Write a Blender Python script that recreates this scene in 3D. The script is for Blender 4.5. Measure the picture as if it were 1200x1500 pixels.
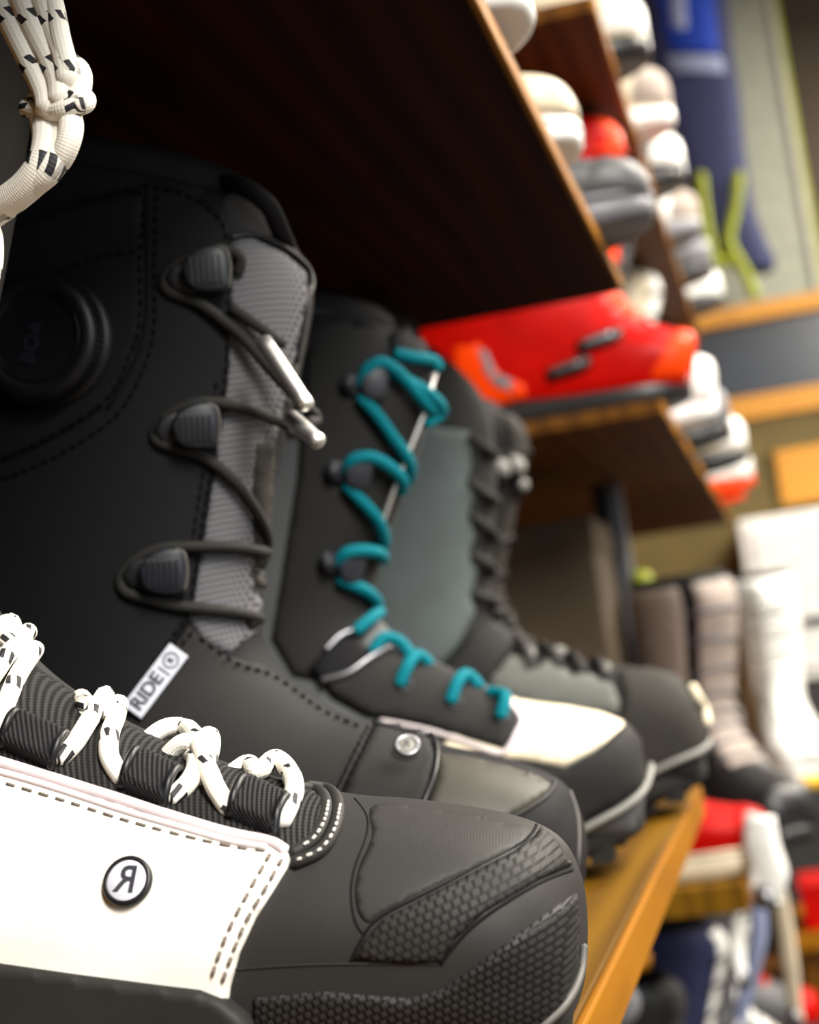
import bpy, bmesh, math, random
from mathutils import Vector, Matrix
from mathutils.bvhtree import BVHTree
from mathutils.geometry import delaunay_2d_cdt
random.seed(4)
scene = bpy.context.scene
for o in list(bpy.data.objects):
    bpy.data.objects.remove(o)
col = scene.collection

# ---------------------------------------------------------------- camera
FPX = 2300.0
YAW = math.atan(524 / FPX)
PIT = math.atan(225 / math.hypot(FPX, 524))
ROLL = math.radians(8)
CAM = Vector((0, 0, .125))
fw = Vector((-math.sin(YAW) * math.cos(PIT), math.cos(YAW) * math.cos(PIT), math.sin(PIT)))
R0 = Vector((math.cos(YAW), math.sin(YAW), 0))
U0 = R0.cross(fw)
RI = math.cos(ROLL) * R0 - math.sin(ROLL) * U0
UI = math.sin(ROLL) * R0 + math.cos(ROLL) * U0
cd = bpy.data.cameras.new('camera')
cam = bpy.data.objects.new('camera', cd)
col.objects.link(cam)
cam.matrix_world = Matrix(((RI.x, UI.x, -fw.x, CAM.x), (RI.y, UI.y, -fw.y, CAM.y), (RI.z, UI.z, -fw.z, CAM.z), (0, 0, 0, 1)))
cd.sensor_fit = 'HORIZONTAL'
cd.sensor_width = 36
cd.lens = 36 * FPX / 1200
cd.clip_start = .01
cd.dof.use_dof = True
cd.dof.focus_distance = .475
cd.dof.aperture_fstop = 11.0
cd.dof.aperture_blades = 7
scene.camera = cam

# ---------------------------------------------------------------- world, lights, exposure
w = bpy.data.worlds.new('world')
scene.world = w
w.use_nodes = True
w.node_tree.nodes['Background'].inputs[0].default_value = (.85, .92, 1, 1)
w.node_tree.nodes['Background'].inputs[1].default_value = .03
scene.view_settings.view_transform = 'Standard'
scene.view_settings.look = 'None'
scene.view_settings.gamma = 1
scene.view_settings.exposure = 1.5


def area(name, loc, target, sx, sy, power, color):
    l = bpy.data.lights.new(name, 'AREA')
    l.shape = 'RECTANGLE'
    l.size, l.size_y = sx, sy
    l.energy = power
    l.color = color
    o = bpy.data.objects.new(name, l)
    col.objects.link(o)
    o.location = loc
    o.rotation_euler = (Vector(target) - Vector(loc)).to_track_quat('-Z', 'Y').to_euler()


area('ceiling_light_a', (1.2, -.9, 1.75), (.4, .1, -.6), .5, 1.4, 62, (1, .95, .86))
area('ceiling_light_b', (1.5, 1.9, 1.75), (.9, 1.9, -.8), .5, 1.8, 62, (1, .93, .82))
area('ceiling_light_c', (1.5, 4.2, 1.75), (.9, 4.2, -.8), .5, 1.2, 45, (1, .93, .82))
area('low_fill_light', (2.6, -1.6, .7), (-.2, .5, .1), 1.6, 1.3, 12, (.80, .92, 1))  # low-angle bluish fill light, added without a window behind it


# ---------------------------------------------------------------- pixel helpers
def ray(px, py):
    return (fw * FPX + RI * (px - 600) - UI * (py - 750))


def at(px, py, Y):
    d = ray(px, py)
    return CAM + d * (Y / d.y)


def cr(pts, n=8, closed=False):
    """Catmull-Rom through tuples or vectors"""
    P = [Vector(p) for p in pts]
    out = []
    m = len(P)
    segs = m if closed else m - 1
    for i in range(segs):
        if closed:
            a, b, c, d = P[i - 1], P[i], P[(i + 1) % m], P[(i + 2) % m]
        else:
            a, b, c, d = P[max(i - 1, 0)], P[i], P[i + 1], P[min(i + 2, m - 1)]
        for k in range(n):
            t = k / n
            out.append(.5 * ((2 * b) + (c - a) * t + (2 * a - 5 * b + 4 * c - d) * t * t + (3 * b - a - 3 * c + d) * t ** 3))
    if not closed:
        out.append(P[-1])
    return out


# ---------------------------------------------------------------- materials
MATS = {}


class NT:
    def __init__(s, m):
        s.t = m.node_tree
        s.n = s.t.nodes
        s.b = s.n['Principled BSDF']

    def new(s, typ, **kw):
        n = s.n.new(typ)
        for k, v in kw.items():
            setattr(n, k, v)
        return n

    def put(s, sock, v):
        if isinstance(v, (int, float)):
            sock.default_value = v
        elif isinstance(v, (tuple, list)):
            sock.default_value = v
        else:
            s.t.links.new(v, sock)

    def math(s, op, a, b=0., c=0.):
        n = s.new('ShaderNodeMath', operation=op)
        s.put(n.inputs[0], a)
        s.put(n.inputs[1], b)
        s.put(n.inputs[2], c)
        return n.outputs[0]

    def coord(s, kind='Object'):
        tc = s.new('ShaderNodeTexCoord')
        return tc.outputs[kind]

    def sep(s, v):
        n = s.new('ShaderNodeSeparateXYZ')
        s.put(n.inputs[0], v)
        return n.outputs

    def comb(s, x, y, z=0.):
        n = s.new('ShaderNodeCombineXYZ')
        for i, v in enumerate((x, y, z)):
            s.put(n.inputs[i], v)
        return n.outputs[0]

    def noise(s, vec, scale, detail=2., rough=.5):
        n = s.new('ShaderNodeTexNoise')
        s.put(n.inputs['Vector'], vec)
        n.inputs['Scale'].default_value = scale
        n.inputs['Detail'].default_value = detail
        n.inputs['Roughness'].default_value = rough
        return n.outputs[0]

    def ramp(s, fac, stops):
        n = s.new('ShaderNodeValToRGB')
        e = n.color_ramp.elements
        while len(e) < len(stops):
            e.new(.5)
        for i, (p, c) in enumerate(stops):
            e[i].position = p
            e[i].color = (*c, 1)
        s.put(n.inputs[0], fac)
        return n.outputs[0]

    def bump(s, h, strength, dist):
        n = s.new('ShaderNodeBump')
        n.inputs['Strength'].default_value = strength
        n.inputs['Distance'].default_value = dist
        s.put(n.inputs['Height'], h)
        s.t.links.new(n.outputs[0], s.b.inputs['Normal'])


def mat(name, rgb, rough=.6, metal=0., tex=None, scale=1., strength=.5, dark=None, coat=0., sheen=0., spec=.5):
    if name in MATS:
        return MATS[name]
    m = bpy.data.materials.new(name)
    m.use_nodes = True
    T = NT(m)
    b = T.b
    b.inputs['Base Color'].default_value = (*rgb, 1)
    b.inputs['Roughness'].default_value = rough
    b.inputs['Metallic'].default_value = metal
    b.inputs['Specular IOR Level'].default_value = spec
    b.inputs['Coat Weight'].default_value = coat
    b.inputs['Sheen Weight'].default_value = sheen
    m.diffuse_color = (*rgb, 1)
    dk = dark or tuple(c * .55 for c in rgb)
    co = T.coord()
    if tex is None:      # faint mottling and grain
        f = T.noise(co, 240 * scale, 3)
        c = T.ramp(T.noise(co, 28 * scale, 3), [(.3, tuple(x * .86 for x in rgb)), (.7, tuple(min(1, x * 1.1) for x in rgb))])
        T.put(b.inputs['Base Color'], c)
        T.bump(f, strength * .5, .0004)
    elif tex == 'grain':   # fine leather or rubber
        f = T.noise(co, 1500 * scale, 4, .65)
        T.bump(f, strength, .0003)
        c = T.ramp(T.noise(co, 40, 3), [(.3, tuple(x * .88 for x in rgb)), (.7, tuple(min(1, x * 1.08) for x in rgb))])
        T.put(b.inputs['Base Color'], c)
    elif tex == 'mesh':    # knitted net with small open cells
        x, y, z = T.sep(co)
        u = T.math('MULTIPLY', T.math('ADD', x, T.math('MULTIPLY', z, .12)), 2 * math.pi * scale)
        v = T.math('MULTIPLY', T.math('SUBTRACT', z, T.math('MULTIPLY', x, .12)), 2 * math.pi * scale * .62)
        s1 = T.math('MULTIPLY', T.math('SINE', u), T.math('SINE', v))
        s2 = T.math('MULTIPLY', T.math('COSINE', u), T.math('COSINE', v))
        h = T.math('ABSOLUTE', T.math('ADD', s1, T.math('MULTIPLY', s2, .35)))
        T.put(b.inputs['Base Color'], T.ramp(h, [(.15, rgb), (.75, dk)]))
        T.bump(T.math('SUBTRACT', 1., h), strength, .0006)
    elif tex == 'rib':     # woven ribs
        x, y, z = T.sep(co)
        u = T.math('MULTIPLY', T.math('ADD', T.math('MULTIPLY', x, .93), T.math('MULTIPLY', z, .36)), 2 * math.pi * scale)
        v = T.math('MULTIPLY', T.math('SUBTRACT', T.math('MULTIPLY', z, .93), T.math('MULTIPLY', x, .36)), 2 * math.pi * scale * 1.6)
        h = T.math('ADD', T.math('SINE', u), T.math('MULTIPLY', T.math('SINE', T.math('ADD', v, u)), .35))
        T.put(b.inputs['Base Color'], T.ramp(T.math('MULTIPLY_ADD', h, .4, .5), [(.2, dk), (.8, rgb)]))
        T.bump(h, strength, .0006)
    elif tex == 'scale':   # staggered chevron cells
        x, y, z = T.sep(co)
        u = T.math('MULTIPLY', T.math('ADD', T.math('MULTIPLY', x, .95), T.math('MULTIPLY', z, .30)), scale)
        v = T.math('MULTIPLY', T.math('SUBTRACT', T.math('MULTIPLY', z, .95), T.math('MULTIPLY', x, .30)), scale * 1.15)
        row = T.math('FLOOR', v)
        fu = T.math('FRACT', T.math('MULTIPLY_ADD', row, .5, u))
        fv = T.math('FRACT', v)
        h = T.math('MULTIPLY', T.math('SMOOTH_MIN', T.math('MULTIPLY', fu, 3.), 1., .2), T.math('SMOOTH_MIN', T.math('MULTIPLY_ADD', fv, 2.2, .25), 1., .2))
        T.put(b.inputs['Base Color'], T.ramp(h, [(.1, dk), (.6, rgb)]))
        T.bump(h, strength, .0011)
    elif tex == 'cord':    # round lace with fleck pairs, UV along
        uv = T.sep(T.coord('UV'))
        vv = T.math('FRACT', T.math('MULTIPLY', uv[1], scale))
        a = T.math('FRACT', T.math('ADD', T.math('MULTIPLY', uv[0], 5.), T.math('MULTIPLY', uv[1], 90.)))
        band = T.math('MULTIPLY', T.math('LESS_THAN', vv, .20), T.math('LESS_THAN', a, .5))
        braid = T.math('MULTIPLY', T.math('SINE', T.math('ADD', T.math('MULTIPLY', uv[0], 50.3), T.math('MULTIPLY', uv[1], 4200.))),
                       T.math('SINE', T.math('SUBTRACT', T.math('MULTIPLY', uv[0], 50.3), T.math('MULTIPLY', uv[1], 4200.))))
        T.put(b.inputs['Base Color'], T.ramp(band, [(.4, rgb), (.6, dk)]))
        T.bump(braid, strength, .0003)
    elif tex == 'braid':
        uv = T.sep(T.coord('UV'))
        braid = T.math('MULTIPLY', T.math('SINE', T.math('ADD', T.math('MULTIPLY', uv[0], 50.3), T.math('MULTIPLY', uv[1], 3000.))),
                       T.math('SINE', T.math('SUBTRACT', T.math('MULTIPLY', uv[0], 50.3), T.math('MULTIPLY', uv[1], 3000.))))
        T.put(b.inputs['Base Color'], T.ramp(T.math('MULTIPLY_ADD', braid, .5, .5), [(.2, dk), (.7, rgb)]))
        T.bump(braid, strength, .0003)
    elif tex == 'wood':    # grain along y
        mp = T.new('ShaderNodeMapping')
        T.put(mp.inputs[0], co)
        mp.inputs['Scale'].default_value = (14 * scale, 1.6 * scale, 14 * scale)
        d = T.noise(mp.outputs[0], 1.1, 4, .55)
        wv = T.new('ShaderNodeTexWave', wave_type='BANDS', bands_direction='X')
        T.put(wv.inputs['Vector'], mp.outputs[0])
        wv.inputs['Scale'].default_value = .8
        wv.inputs['Distortion'].default_value = 7
        wv.inputs['Detail'].default_value = 2
        f = T.math('MULTIPLY_ADD', wv.outputs[1], .45, T.math('MULTIPLY', d, .6))
        T.put(b.inputs['Base Color'], T.ramp(f, [(.25, dk), (.75, rgb)]))
        T.bump(f, strength, .0006)
    MATS[name] = m
    return m


black_cloth = mat('black_cloth', (.0044, .0042, .0056), .75, tex='grain', scale=.8, strength=.3, spec=.22)
charcoal = mat('charcoal_nubuck', (.0135, .0128, .0122), .75, tex='grain', strength=.25, spec=.25)
black_rub = mat('black_rubber', (.0165, .0158, .0148), .62, tex='grain', strength=.2, spec=.3)
rub_scale = mat('scaled_rubber', (.0185, .0178, .0168), .62, tex='scale', scale=400, strength=.45, dark=(.0095, .0095, .0095), spec=.25)
rub_cell = mat('celled_rubber', (.0165, .016, .016), .6, tex='scale', scale=440, strength=.6, dark=(.007, .007, .0075), spec=.3)
rub_fine = mat('fine_ribbed_rubber', (.0172, .0164, .0152), .62, tex='rib', scale=1500, strength=.05, dark=(.0165, .0158, .0146), spec=.3)
rub_gloss = mat('glossy_rubber', (.005, .005, .006), .3, strength=.2, spec=.4)
rub_plastic = mat('black_plastic', (.006, .006, .008), .42, strength=.15, spec=.4)
slate_plastic = mat('slate_plastic', (.019, .020, .028), .45, strength=.15, spec=.4)
hook_pl = mat('dark_slate_plastic', (.011, .012, .018), .45, strength=.15, spec=.4)
groove = mat('groove_dark', (.006, .006, .006), .8, spec=.1)
white_lea = mat('white_leather', (.84, .81, .75), .55, tex='grain', strength=.3)
white_edge = mat('white_edging', (.66, .58, .60), .6, tex='grain', strength=.3)
thread_w = mat('white_thread', (.78, .75, .70), .7, tex='braid', strength=.4)
thread_g = mat('dull_thread', (.24, .20, .17), .7, tex='braid', strength=.4)
thread_k = mat('black_thread', (.003, .003, .004), .8, tex='braid', strength=.4, spec=.1)
cord_w = mat('white_flecked_cord', (.84, .80, .72), .65, tex='cord', scale=52, strength=.22, dark=(.012, .012, .016))
cord_k = mat('black_cord', (.016, .0145, .0125), .7, tex='braid', strength=.4, spec=.3)
cord_t = mat('teal_cord', (.0, .160, .205), .7, tex='braid', strength=.3, dark=(.0, .12, .155), spec=.12)
rib_k = mat('ribbed_black_webbing', (.030, .029, .028), .8, tex='rib', scale=700, strength=.5, dark=(.005, .005, .005), spec=.2)
web_k = mat('black_webbing', (.012, .012, .014), .75, tex='rib', scale=900, strength=.5, dark=(.004, .004, .005), spec=.25)
mesh_g = mat('grey_mesh', (.165, .160, .168), .75, tex='mesh', scale=330, strength=.6, dark=(.050, .050, .062), spec=.3)
grey_cl = mat('grey_cloth', (.085, .088, .092), .8, tex='grain', scale=.6, strength=.3, spec=.3)
slate_cl = mat('slate_cloth', (.080, .096, .098), .75, tex='grain', scale=.6, strength=.3, spec=.3)
metal = mat('silver_metal', (.82, .80, .78), .42, 1., strength=.05)
metal_d = mat('dark_metal', (.25, .25, .27), .4, 1., strength=.05)
label_w = mat('label_white', (.62, .63, .72), .5, strength=.1)
ink = mat('label_ink', (.03, .03, .04), .5, strength=.1)
rim_g = mat('pale_grey_rim', (.20, .195, .18), .6, strength=.2)
rim_d = mat('dusk_grey_rim', (.070, .066, .060), .6, strength=.2)
cream = mat('cream_leather', (.84, .74, .55), .6, tex='grain', strength=.3)
olive_k = mat('olive_black', (.024, .022, .018), .75, tex='grain', strength=.25, spec=.25)
wood_u = mat('dark_wood', (.034, .0050, .0008), .7, tex='wood', strength=.3, dark=(.012, .0015, .0003), spec=.08)  # dark red-brown wood tone of the board above the large boots
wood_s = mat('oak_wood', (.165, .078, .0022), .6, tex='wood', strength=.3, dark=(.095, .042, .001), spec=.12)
wood_e = mat('oak_edge', (.27, .105, .0025), .6, tex='wood', scale=2, strength=.3, dark=(.17, .062, .0012), spec=.12)
wood_b = mat('brown_wood', (.115, .042, .003), .65, tex='wood', strength=.3, dark=(.06, .020, .0012), spec=.12)


# ---------------------------------------------------------------- mesh helpers
def link(name, me, m, parent=None, smooth=True, flip=False):
    o = bpy.data.objects.new(name, me)
    col.objects.link(o)
    if m:
        me.materials.clear()
        me.materials.append(m)
    if smooth:
        for p in me.polygons:
            p.use_smooth = True
    if parent is not None:
        o.parent = parent
        # geometry is written in world space: bring it into the parent's space
        base = world_loc(parent)
        me.transform(Matrix.Translation(-base))
    return o


def world_loc(o):
    v = Vector(o.location)
    while o.parent:
        o = o.parent
        v += Vector(o.location)
    return v


def pyd(name, vs, fs, m, parent=None, smooth=True, uvs=None, fix=True):
    me = bpy.data.meshes.new(name)
    me.from_pydata([tuple(v) for v in vs], [], fs)
    if uvs:
        l = me.uv_layers.new(name='uv')
        for lp in me.loops:
            l.data[lp.index].uv = uvs[lp.vertex_index]
    me.validate()
    if fix:
        bm = bmesh.new()
        bm.from_mesh(me)
        bmesh.ops.recalc_face_normals(bm, faces=bm.faces)
        bm.to_mesh(me)
        bm.free()
    return link(name, me, m, parent, smooth)


def thing(name, label, cat, loc=(0, 0, 0), group=None):
    o = bpy.data.objects.new(name, None)
    o.empty_display_size = .05
    col.objects.link(o)
    o.location = loc
    return tag(o, label, cat, group)


def tag(o, label, cat, group=None, kind=None):
    o['label'] = label
    o['category'] = cat
    if group:
        o['group'] = group
    if kind:
        o['kind'] = kind
    return o


def tube_data(pts, r, n=10, sub=6, flat=1., ends=True, v0=0.):
    """vertices, faces, uvs of a round cord along pts; r may be a list"""
    P = cr(pts, sub) if sub > 1 else [Vector(p) for p in pts]
    m = len(P)
    if isinstance(r, (int, float)):
        rr = [r] * m
    else:
        rr = [r[min(int(i / max(m - 1, 1) * (len(r) - 1)), len(r) - 2)] * (1 - (i / max(m - 1, 1) * (len(r) - 1)) % 1) +
              r[min(int(i / max(m - 1, 1) * (len(r) - 1)) + 1, len(r) - 1)] * ((i / max(m - 1, 1) * (len(r) - 1)) % 1) for i in range(m)]
    T = []
    for i in range(m):
        t = P[min(i + 1, m - 1)] - P[max(i - 1, 0)]
        T.append(t.normalized() if t.length > 1e-9 else Vector((0, 0, 1)))
    nrm = T[0].cross(Vector((.3, 1, .2)))
    nrm.normalize()
    vs, fs, uv = [], [], []
    L = v0
    for i in range(m):
        if i:
            L += (P[i] - P[i - 1]).length
        nrm = (nrm - T[i] * nrm.dot(T[i])).normalized()
        b = T[i].cross(nrm)
        for k in range(n):
            a = 2 * math.pi * k / n
            vs.append(P[i] + (nrm * math.cos(a) + b * math.sin(a) * flat) * rr[i])
            uv.append((k / n, L))
    for i in range(m - 1):
        for k in range(n):
            fs.append((i * n + k, i * n + (k + 1) % n, (i + 1) * n + (k + 1) % n, (i + 1) * n + k))
    if ends:
        for i, s in ((0, -1), (m - 1, 1)):
            c = len(vs)
            vs.append(P[i] + T[i] * s * rr[i] * .7)
            uv.append((0, 0 if i == 0 else L))
            for k in range(n):
                fs.append((c, i * n + k, i * n + (k + 1) % n))
    return vs, fs, uv


def merge(datas):
    V, Fs, U = [], [], []
    for d in datas:
        b = len(V)
        V += list(d[0])
        Fs += [tuple(i + b for i in f) for f in d[1]]
        U += list(d[2]) if len(d) > 2 and d[2] else [(0, 0)] * len(d[0])
    return V, Fs, U


def tube(name, pts, r, m, parent, n=10, sub=6, **k):
    v, f, u = tube_data(pts, r, n, sub, **k)
    return pyd(name, v, f, m, parent, uvs=u)


def boxd(x0, x1, y0, y1, z0, z1):
    v = [Vector((x, y, z)) for x in (x0, x1) for y in (y0, y1) for z in (z0, z1)]
    f = [(0, 1, 3, 2), (4, 6, 7, 5), (0, 4, 5, 1), (2, 3, 7, 6), (0, 2, 6, 4), (1, 5, 7, 3)]
    return v, f, None


def bevbox(name, x0, x1, y0, y1, z0, z1, m, parent=None, bev=.002, seg=2):
    me = bpy.data.meshes.new(name)
    bm = bmesh.new()
    v, f, _ = boxd(x0, x1, y0, y1, z0, z1)
    vv = [bm.verts.new(p) for p in v]
    for q in f:
        bm.faces.new([vv[i] for i in q])
    bmesh.ops.recalc_face_normals(bm, faces=bm.faces)
    if bev:
        bmesh.ops.bevel(bm, geom=bm.edges[:], offset=bev, segments=seg, affect='EDGES', profile=.5)
    bm.to_mesh(me)
    bm.free()
    return link(name, me, m, parent, smooth=False)


def lathe_data(prof, M, n=40):
    vs, fs = [], []
    for r, h in prof:
        for k in range(n):
            a = 2 * math.pi * k / n
            vs.append(M @ Vector((r * math.cos(a), r * math.sin(a), h)))
    for i in range(len(prof) - 1):
        for k in range(n):
            fs.append((i * n + k, i * n + (k + 1) % n, (i + 1) * n + (k + 1) % n, (i + 1) * n + k))
    return vs, fs, None


def prism_data(out, M, h0, h1, inset=.12):
    """rounded slab: outline in frame units, domed slightly by an inset top ring"""
    n = len(out)
    c = sum((Vector((p[0], p[1])) for p in out), Vector((0, 0))) / n
    vs = []
    for sc, h in ((1, h0), (1, h0 + (h1 - h0) * .6), (1 - inset * .35, h0 + (h1 - h0) * .9), (1 - inset, h1)):
        for p in out:
            q = c + (Vector((p[0], p[1])) - c) * sc
            vs.append(M @ Vector((q.x, q.y, h)))
    fs = []
    for i in range(3):
        for k in range(n):
            fs.append((i * n + k, i * n + (k + 1) % n, (i + 1) * n + (k + 1) % n, (i + 1) * n + k))
    fs.append(tuple(3 * n + k for k in range(n)))
    return vs, fs, None


def text_data(s, M, size, depth=.0, mirror=False, bold=.0):
    cu = bpy.data.curves.new('txt', 'FONT')
    cu.body = s
    cu.size = size
    cu.align_x = 'CENTER'
    cu.align_y = 'CENTER'
    cu.extrude = depth
    cu.offset = bold
    o = bpy.data.objects.new('txt', cu)
    col.objects.link(o)
    bpy.context.view_layer.update()
    me = bpy.data.meshes.new_from_object(o.evaluated_get(bpy.context.evaluated_depsgraph_get()))
    vs = []
    for v in me.vertices:
        p = Vector(v.co)
        if mirror:
            p.x = -p.x
        vs.append(M @ p)
    fs = [tuple(p.vertices) for p in me.polygons]
    bpy.data.objects.remove(o)
    bpy.data.curves.remove(cu)
    bpy.data.meshes.remove(me)
    return vs, fs, None


# ---------------------------------------------------------------- boots
def se(c, p):
    return math.copysign(abs(c) ** p, c)


class Boot:
    """A boot lofted along D (front line, toe to collar) and S (sole and back line)."""

    def __init__(s, label, y, toe, sta, upper_mat, group=None, wscale=1., ns=110, nf=72, z=0., name='snowboard_boot', cat='boot', collar=None, twist=0.):
        s.y, s.toe, s.z = y, toe, z
        s.root = thing(name, label, cat, (toe - .15, y, z), group)
        s.sta = sta
        k = len(sta)
        arr = [Vector((a[0][0], a[0][1], a[2] * wscale)) for a in sta]
        brr = [Vector((a[1][0], a[1][1], a[3])) for a in sta]
        sub = max(2, ns // (k - 1))
        A, B = cr(arr, sub), cr(brr, sub)
        s.A, s.B, s.nf = A, B, nf
        vs, fs = [], []
        for a, b in zip(A, B):
            for j in range(nf):
                vs.append(s.ringpt(a, b, 2 * math.pi * j / nf))
        n = len(A)
        for i in range(n - 1):
            for j in range(nf):
                fs.append((i * nf + j, i * nf + (j + 1) % nf, (i + 1) * nf + (j + 1) % nf, (i + 1) * nf + j))
        fs.append(tuple(range(nf - 1, -1, -1)))
        # rolled collar and the inside of the shaft
        last = [(n - 1) * nf + j for j in range(nf)]
        cen = sum((vs[i] for i in last), Vector()) / nf
        ax = (A[-1] - A[-2])
        up = Vector((ax.x, 0, ax.y)).normalized() * .5 + Vector((0, 0, .5))
        for sc, h in ((.97, .004), (.92, .003), (.9, -.01), (.86, -.06), (.3, -.065)):
            b0 = len(vs)
            for j in range(nf):
                p = cen + (vs[last[j]] - cen) * sc + up * h
                vs.append(p)
            prev = last if sc == .97 else list(range(b0 - nf, b0))
            for j in range(nf):
                fs.append((prev[j], prev[(j + 1) % nf], b0 + (j + 1) % nf, b0 + j))
        s.nbody = n * nf
        fs.append(tuple(range(len(vs) - nf, len(vs))))
        s.bvh = BVHTree.FromPolygons([tuple(v) for v in vs], [f for f in fs if max(f) < s.nbody])
        s.upper = pyd('upper', vs, fs, upper_mat, s.root)

    def ringpt(s, a, b, phi, off=0.):
        c, sn = math.cos(phi), math.sin(phi)
        q = b.z                      # lower exponent: flat sole or round shaft
        pc = se(c, .9 if c > 0 else q)
        t = .5 - .5 * pc
        x = a.x + (b.x - a.x) * t
        z = a.y + (b.y - a.y) * t
        wy = a.z * se(sn, .82)
        return Vector((s.toe + x, s.y + wy, s.z + z))

    def surf(s, i, phi, off=0.):
        """surface point at float station i and ring angle phi, pushed out by off"""
        n = len(s.A) - 1
        i = max(0, min(n, i))
        k = min(int(i), n - 1)
        f = i - k
        g = lambda ii, ph: s.ringpt(s.A[ii], s.B[ii], ph)
        p = g(k, phi).lerp(g(k + 1, phi), f)
        if off:
            du = g(k + 1, phi) - g(k, phi)
            dv = g(k, phi + .05) - g(k, phi - .05)
            nn = dv.cross(du)
            if nn.length > 1e-12:
                nn.normalize()
                m = (s.A[k] + (s.B[k] - s.A[k]) * .5)
                if nn.dot(p - Vector((s.toe + m.x, s.y, s.z + m.y))) < 0:
                    nn = -nn
                p = p + nn * off
        return p

    def band(s, name, i0, i1, f0, f1, m, h=.0015, ni=30, nf=30, parent=None):
        """overlay on stations i0..i1 and angles f0(t)..f1(t) (t from 0 to 1 along)"""
        F0 = f0 if callable(f0) else (lambda t: f0)
        F1 = f1 if callable(f1) else (lambda t: f1)
        vs, fs = [], []
        for a in range(ni + 1):
            t = a / ni
            for b in range(nf + 1):
                q = b / nf
                e = h if 0 < a < ni and 0 < b < nf else -.0008
                vs.append(s.surf(i0 + (i1 - i0) * t, F0(t) + (F1(t) - F0(t)) * q, e))
        for a in range(ni):
            for b in range(nf):
                fs.append((a * (nf + 1) + b, a * (nf + 1) + b + 1, (a + 1) * (nf + 1) + b + 1, (a + 1) * (nf + 1) + b))
        return pyd(name, vs, fs, m, parent or s.root)

    def hit(s, px, py, off=0.):
        d = ray(px, py).normalized()
        p, nn, i, dist = s.bvh.ray_cast(CAM, d)
        if p is None:
            q = at(px, py, s.y - .012)
            p, nn, i, dist = s.bvh.find_nearest(q)
        if nn.dot(d) > 0:
            nn = -nn
        return p + nn * off

    def hitn(s, px, py):
        p = s.hit(px, py)
        a = s.hit(px + 5, py) - s.hit(px - 5, py)
        b = s.hit(px, py - 5) - s.hit(px, py + 5)
        n = a.cross(b)
        n.normalize()
        if n.dot(ray(px, py)) > 0:
            n = -n
        return p, n

    def frame(s, c, r, off=0., face=0.):
        """matrix at pixel c, u axis towards pixel r, unit = one pixel of the photo at that place"""
        p, n = s.hitn(*c)
        n = (n * (1 - face) + Vector((.15, -.97, .15)) * face).normalized()
        k = (p - CAM).length / FPX
        q = s.hit(*r)
        u = q - p
        u = (u - n * u.dot(n)).normalized()
        v = n.cross(u)
        M = Matrix(((u.x, v.x, n.x, 0), (u.y, v.y, n.y, 0), (u.z, v.z, n.z, 0), (0, 0, 0, 1)))
        return Matrix.Translation(p + n * off) @ M @ Matrix.Scale(k, 4)

    def patch(s, name, poly, m, h=.0015, step=9, smooth=False, parent=None, edge=.45):
        P = [(p.x, p.y) for p in cr(poly, 5, True)] if smooth else list(poly)
        pts = []
        n = len(P)
        for i in range(n):
            a, b = Vector(P[i]), Vector(P[(i + 1) % n])
            L = max(1, int((b - a).length / step))
            for k in range(L):
                pts.append(a + (b - a) * (k / L))
        nb = len(pts)

        def inside(x, y):
            r = False
            j = nb - 1
            for i in range(nb):
                if (pts[i].y > y) != (pts[j].y > y) and x < (pts[j].x - pts[i].x) * (y - pts[i].y) / (pts[j].y - pts[i].y) + pts[i].x:
                    r = not r
                j = i
            return r
        xs = [p.x for p in pts]
        ys = [p.y for p in pts]
        inner = []
        y = min(ys) + step * .5
        row = 0
        while y < max(ys):
            x = min(xs) + step * (.5 if row % 2 else 0)
            while x < max(xs):
                if inside(x, y):
                    q = Vector((x, y))
                    if min((q - p).length_squared for p in pts) > (step * .5) ** 2:
                        inner.append(q)
                x += step
            y += step * .9
            row += 1
        allp = pts + inner
        vo, eo, fo, ov, oe, of = delaunay_2d_cdt(allp, [], [list(range(nb))], 1, 1e-4)
        vs = []
        for k, v in enumerate(vo):
            isb = any(i < nb for i in ov[k])
            vs.append(s.hit(v.x, v.y, h * edge if isb else h))
        fs = [tuple(f) for f in fo]
        idx = {}
        for k in range(len(vo)):
            for i in ov[k]:
                if i < nb:
                    idx[i] = k
        base = len(vs)
        for i in range(nb):
            v = vo[idx[i]]
            vs.append(s.hit(v.x, v.y, -.0008))
        for i in range(nb):
            j = (i + 1) % nb
            if idx[i] != idx[j]:
                fs.append((idx[i], idx[j], base + j, base + i))
        return pyd(name, vs, fs, m, parent or s.root)

    def path(s, pts, off):
        """pixel path (x, y[, extra height]) laid on the boot"""
        out = []
        for p in cr([(q[0], q[1], q[2] if len(q) > 2 else 0) for q in pts], 4):
            out.append(s.hit(p.x, p.y, off + p.z))
        return out

    def cord(s, name, pts, r, m, parent=None, off=None, n=10, **k):
        P = s.path(pts, r * .7 if off is None else off)
        P2 = [P[0]] + [(P[i - 1] + P[i] * 2 + P[i + 1]) / 4 for i in range(1, len(P) - 1)] + [P[-1]]
        return tube(name, P2, r, m, parent or s.root, n=n, sub=2, **k)

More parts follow.
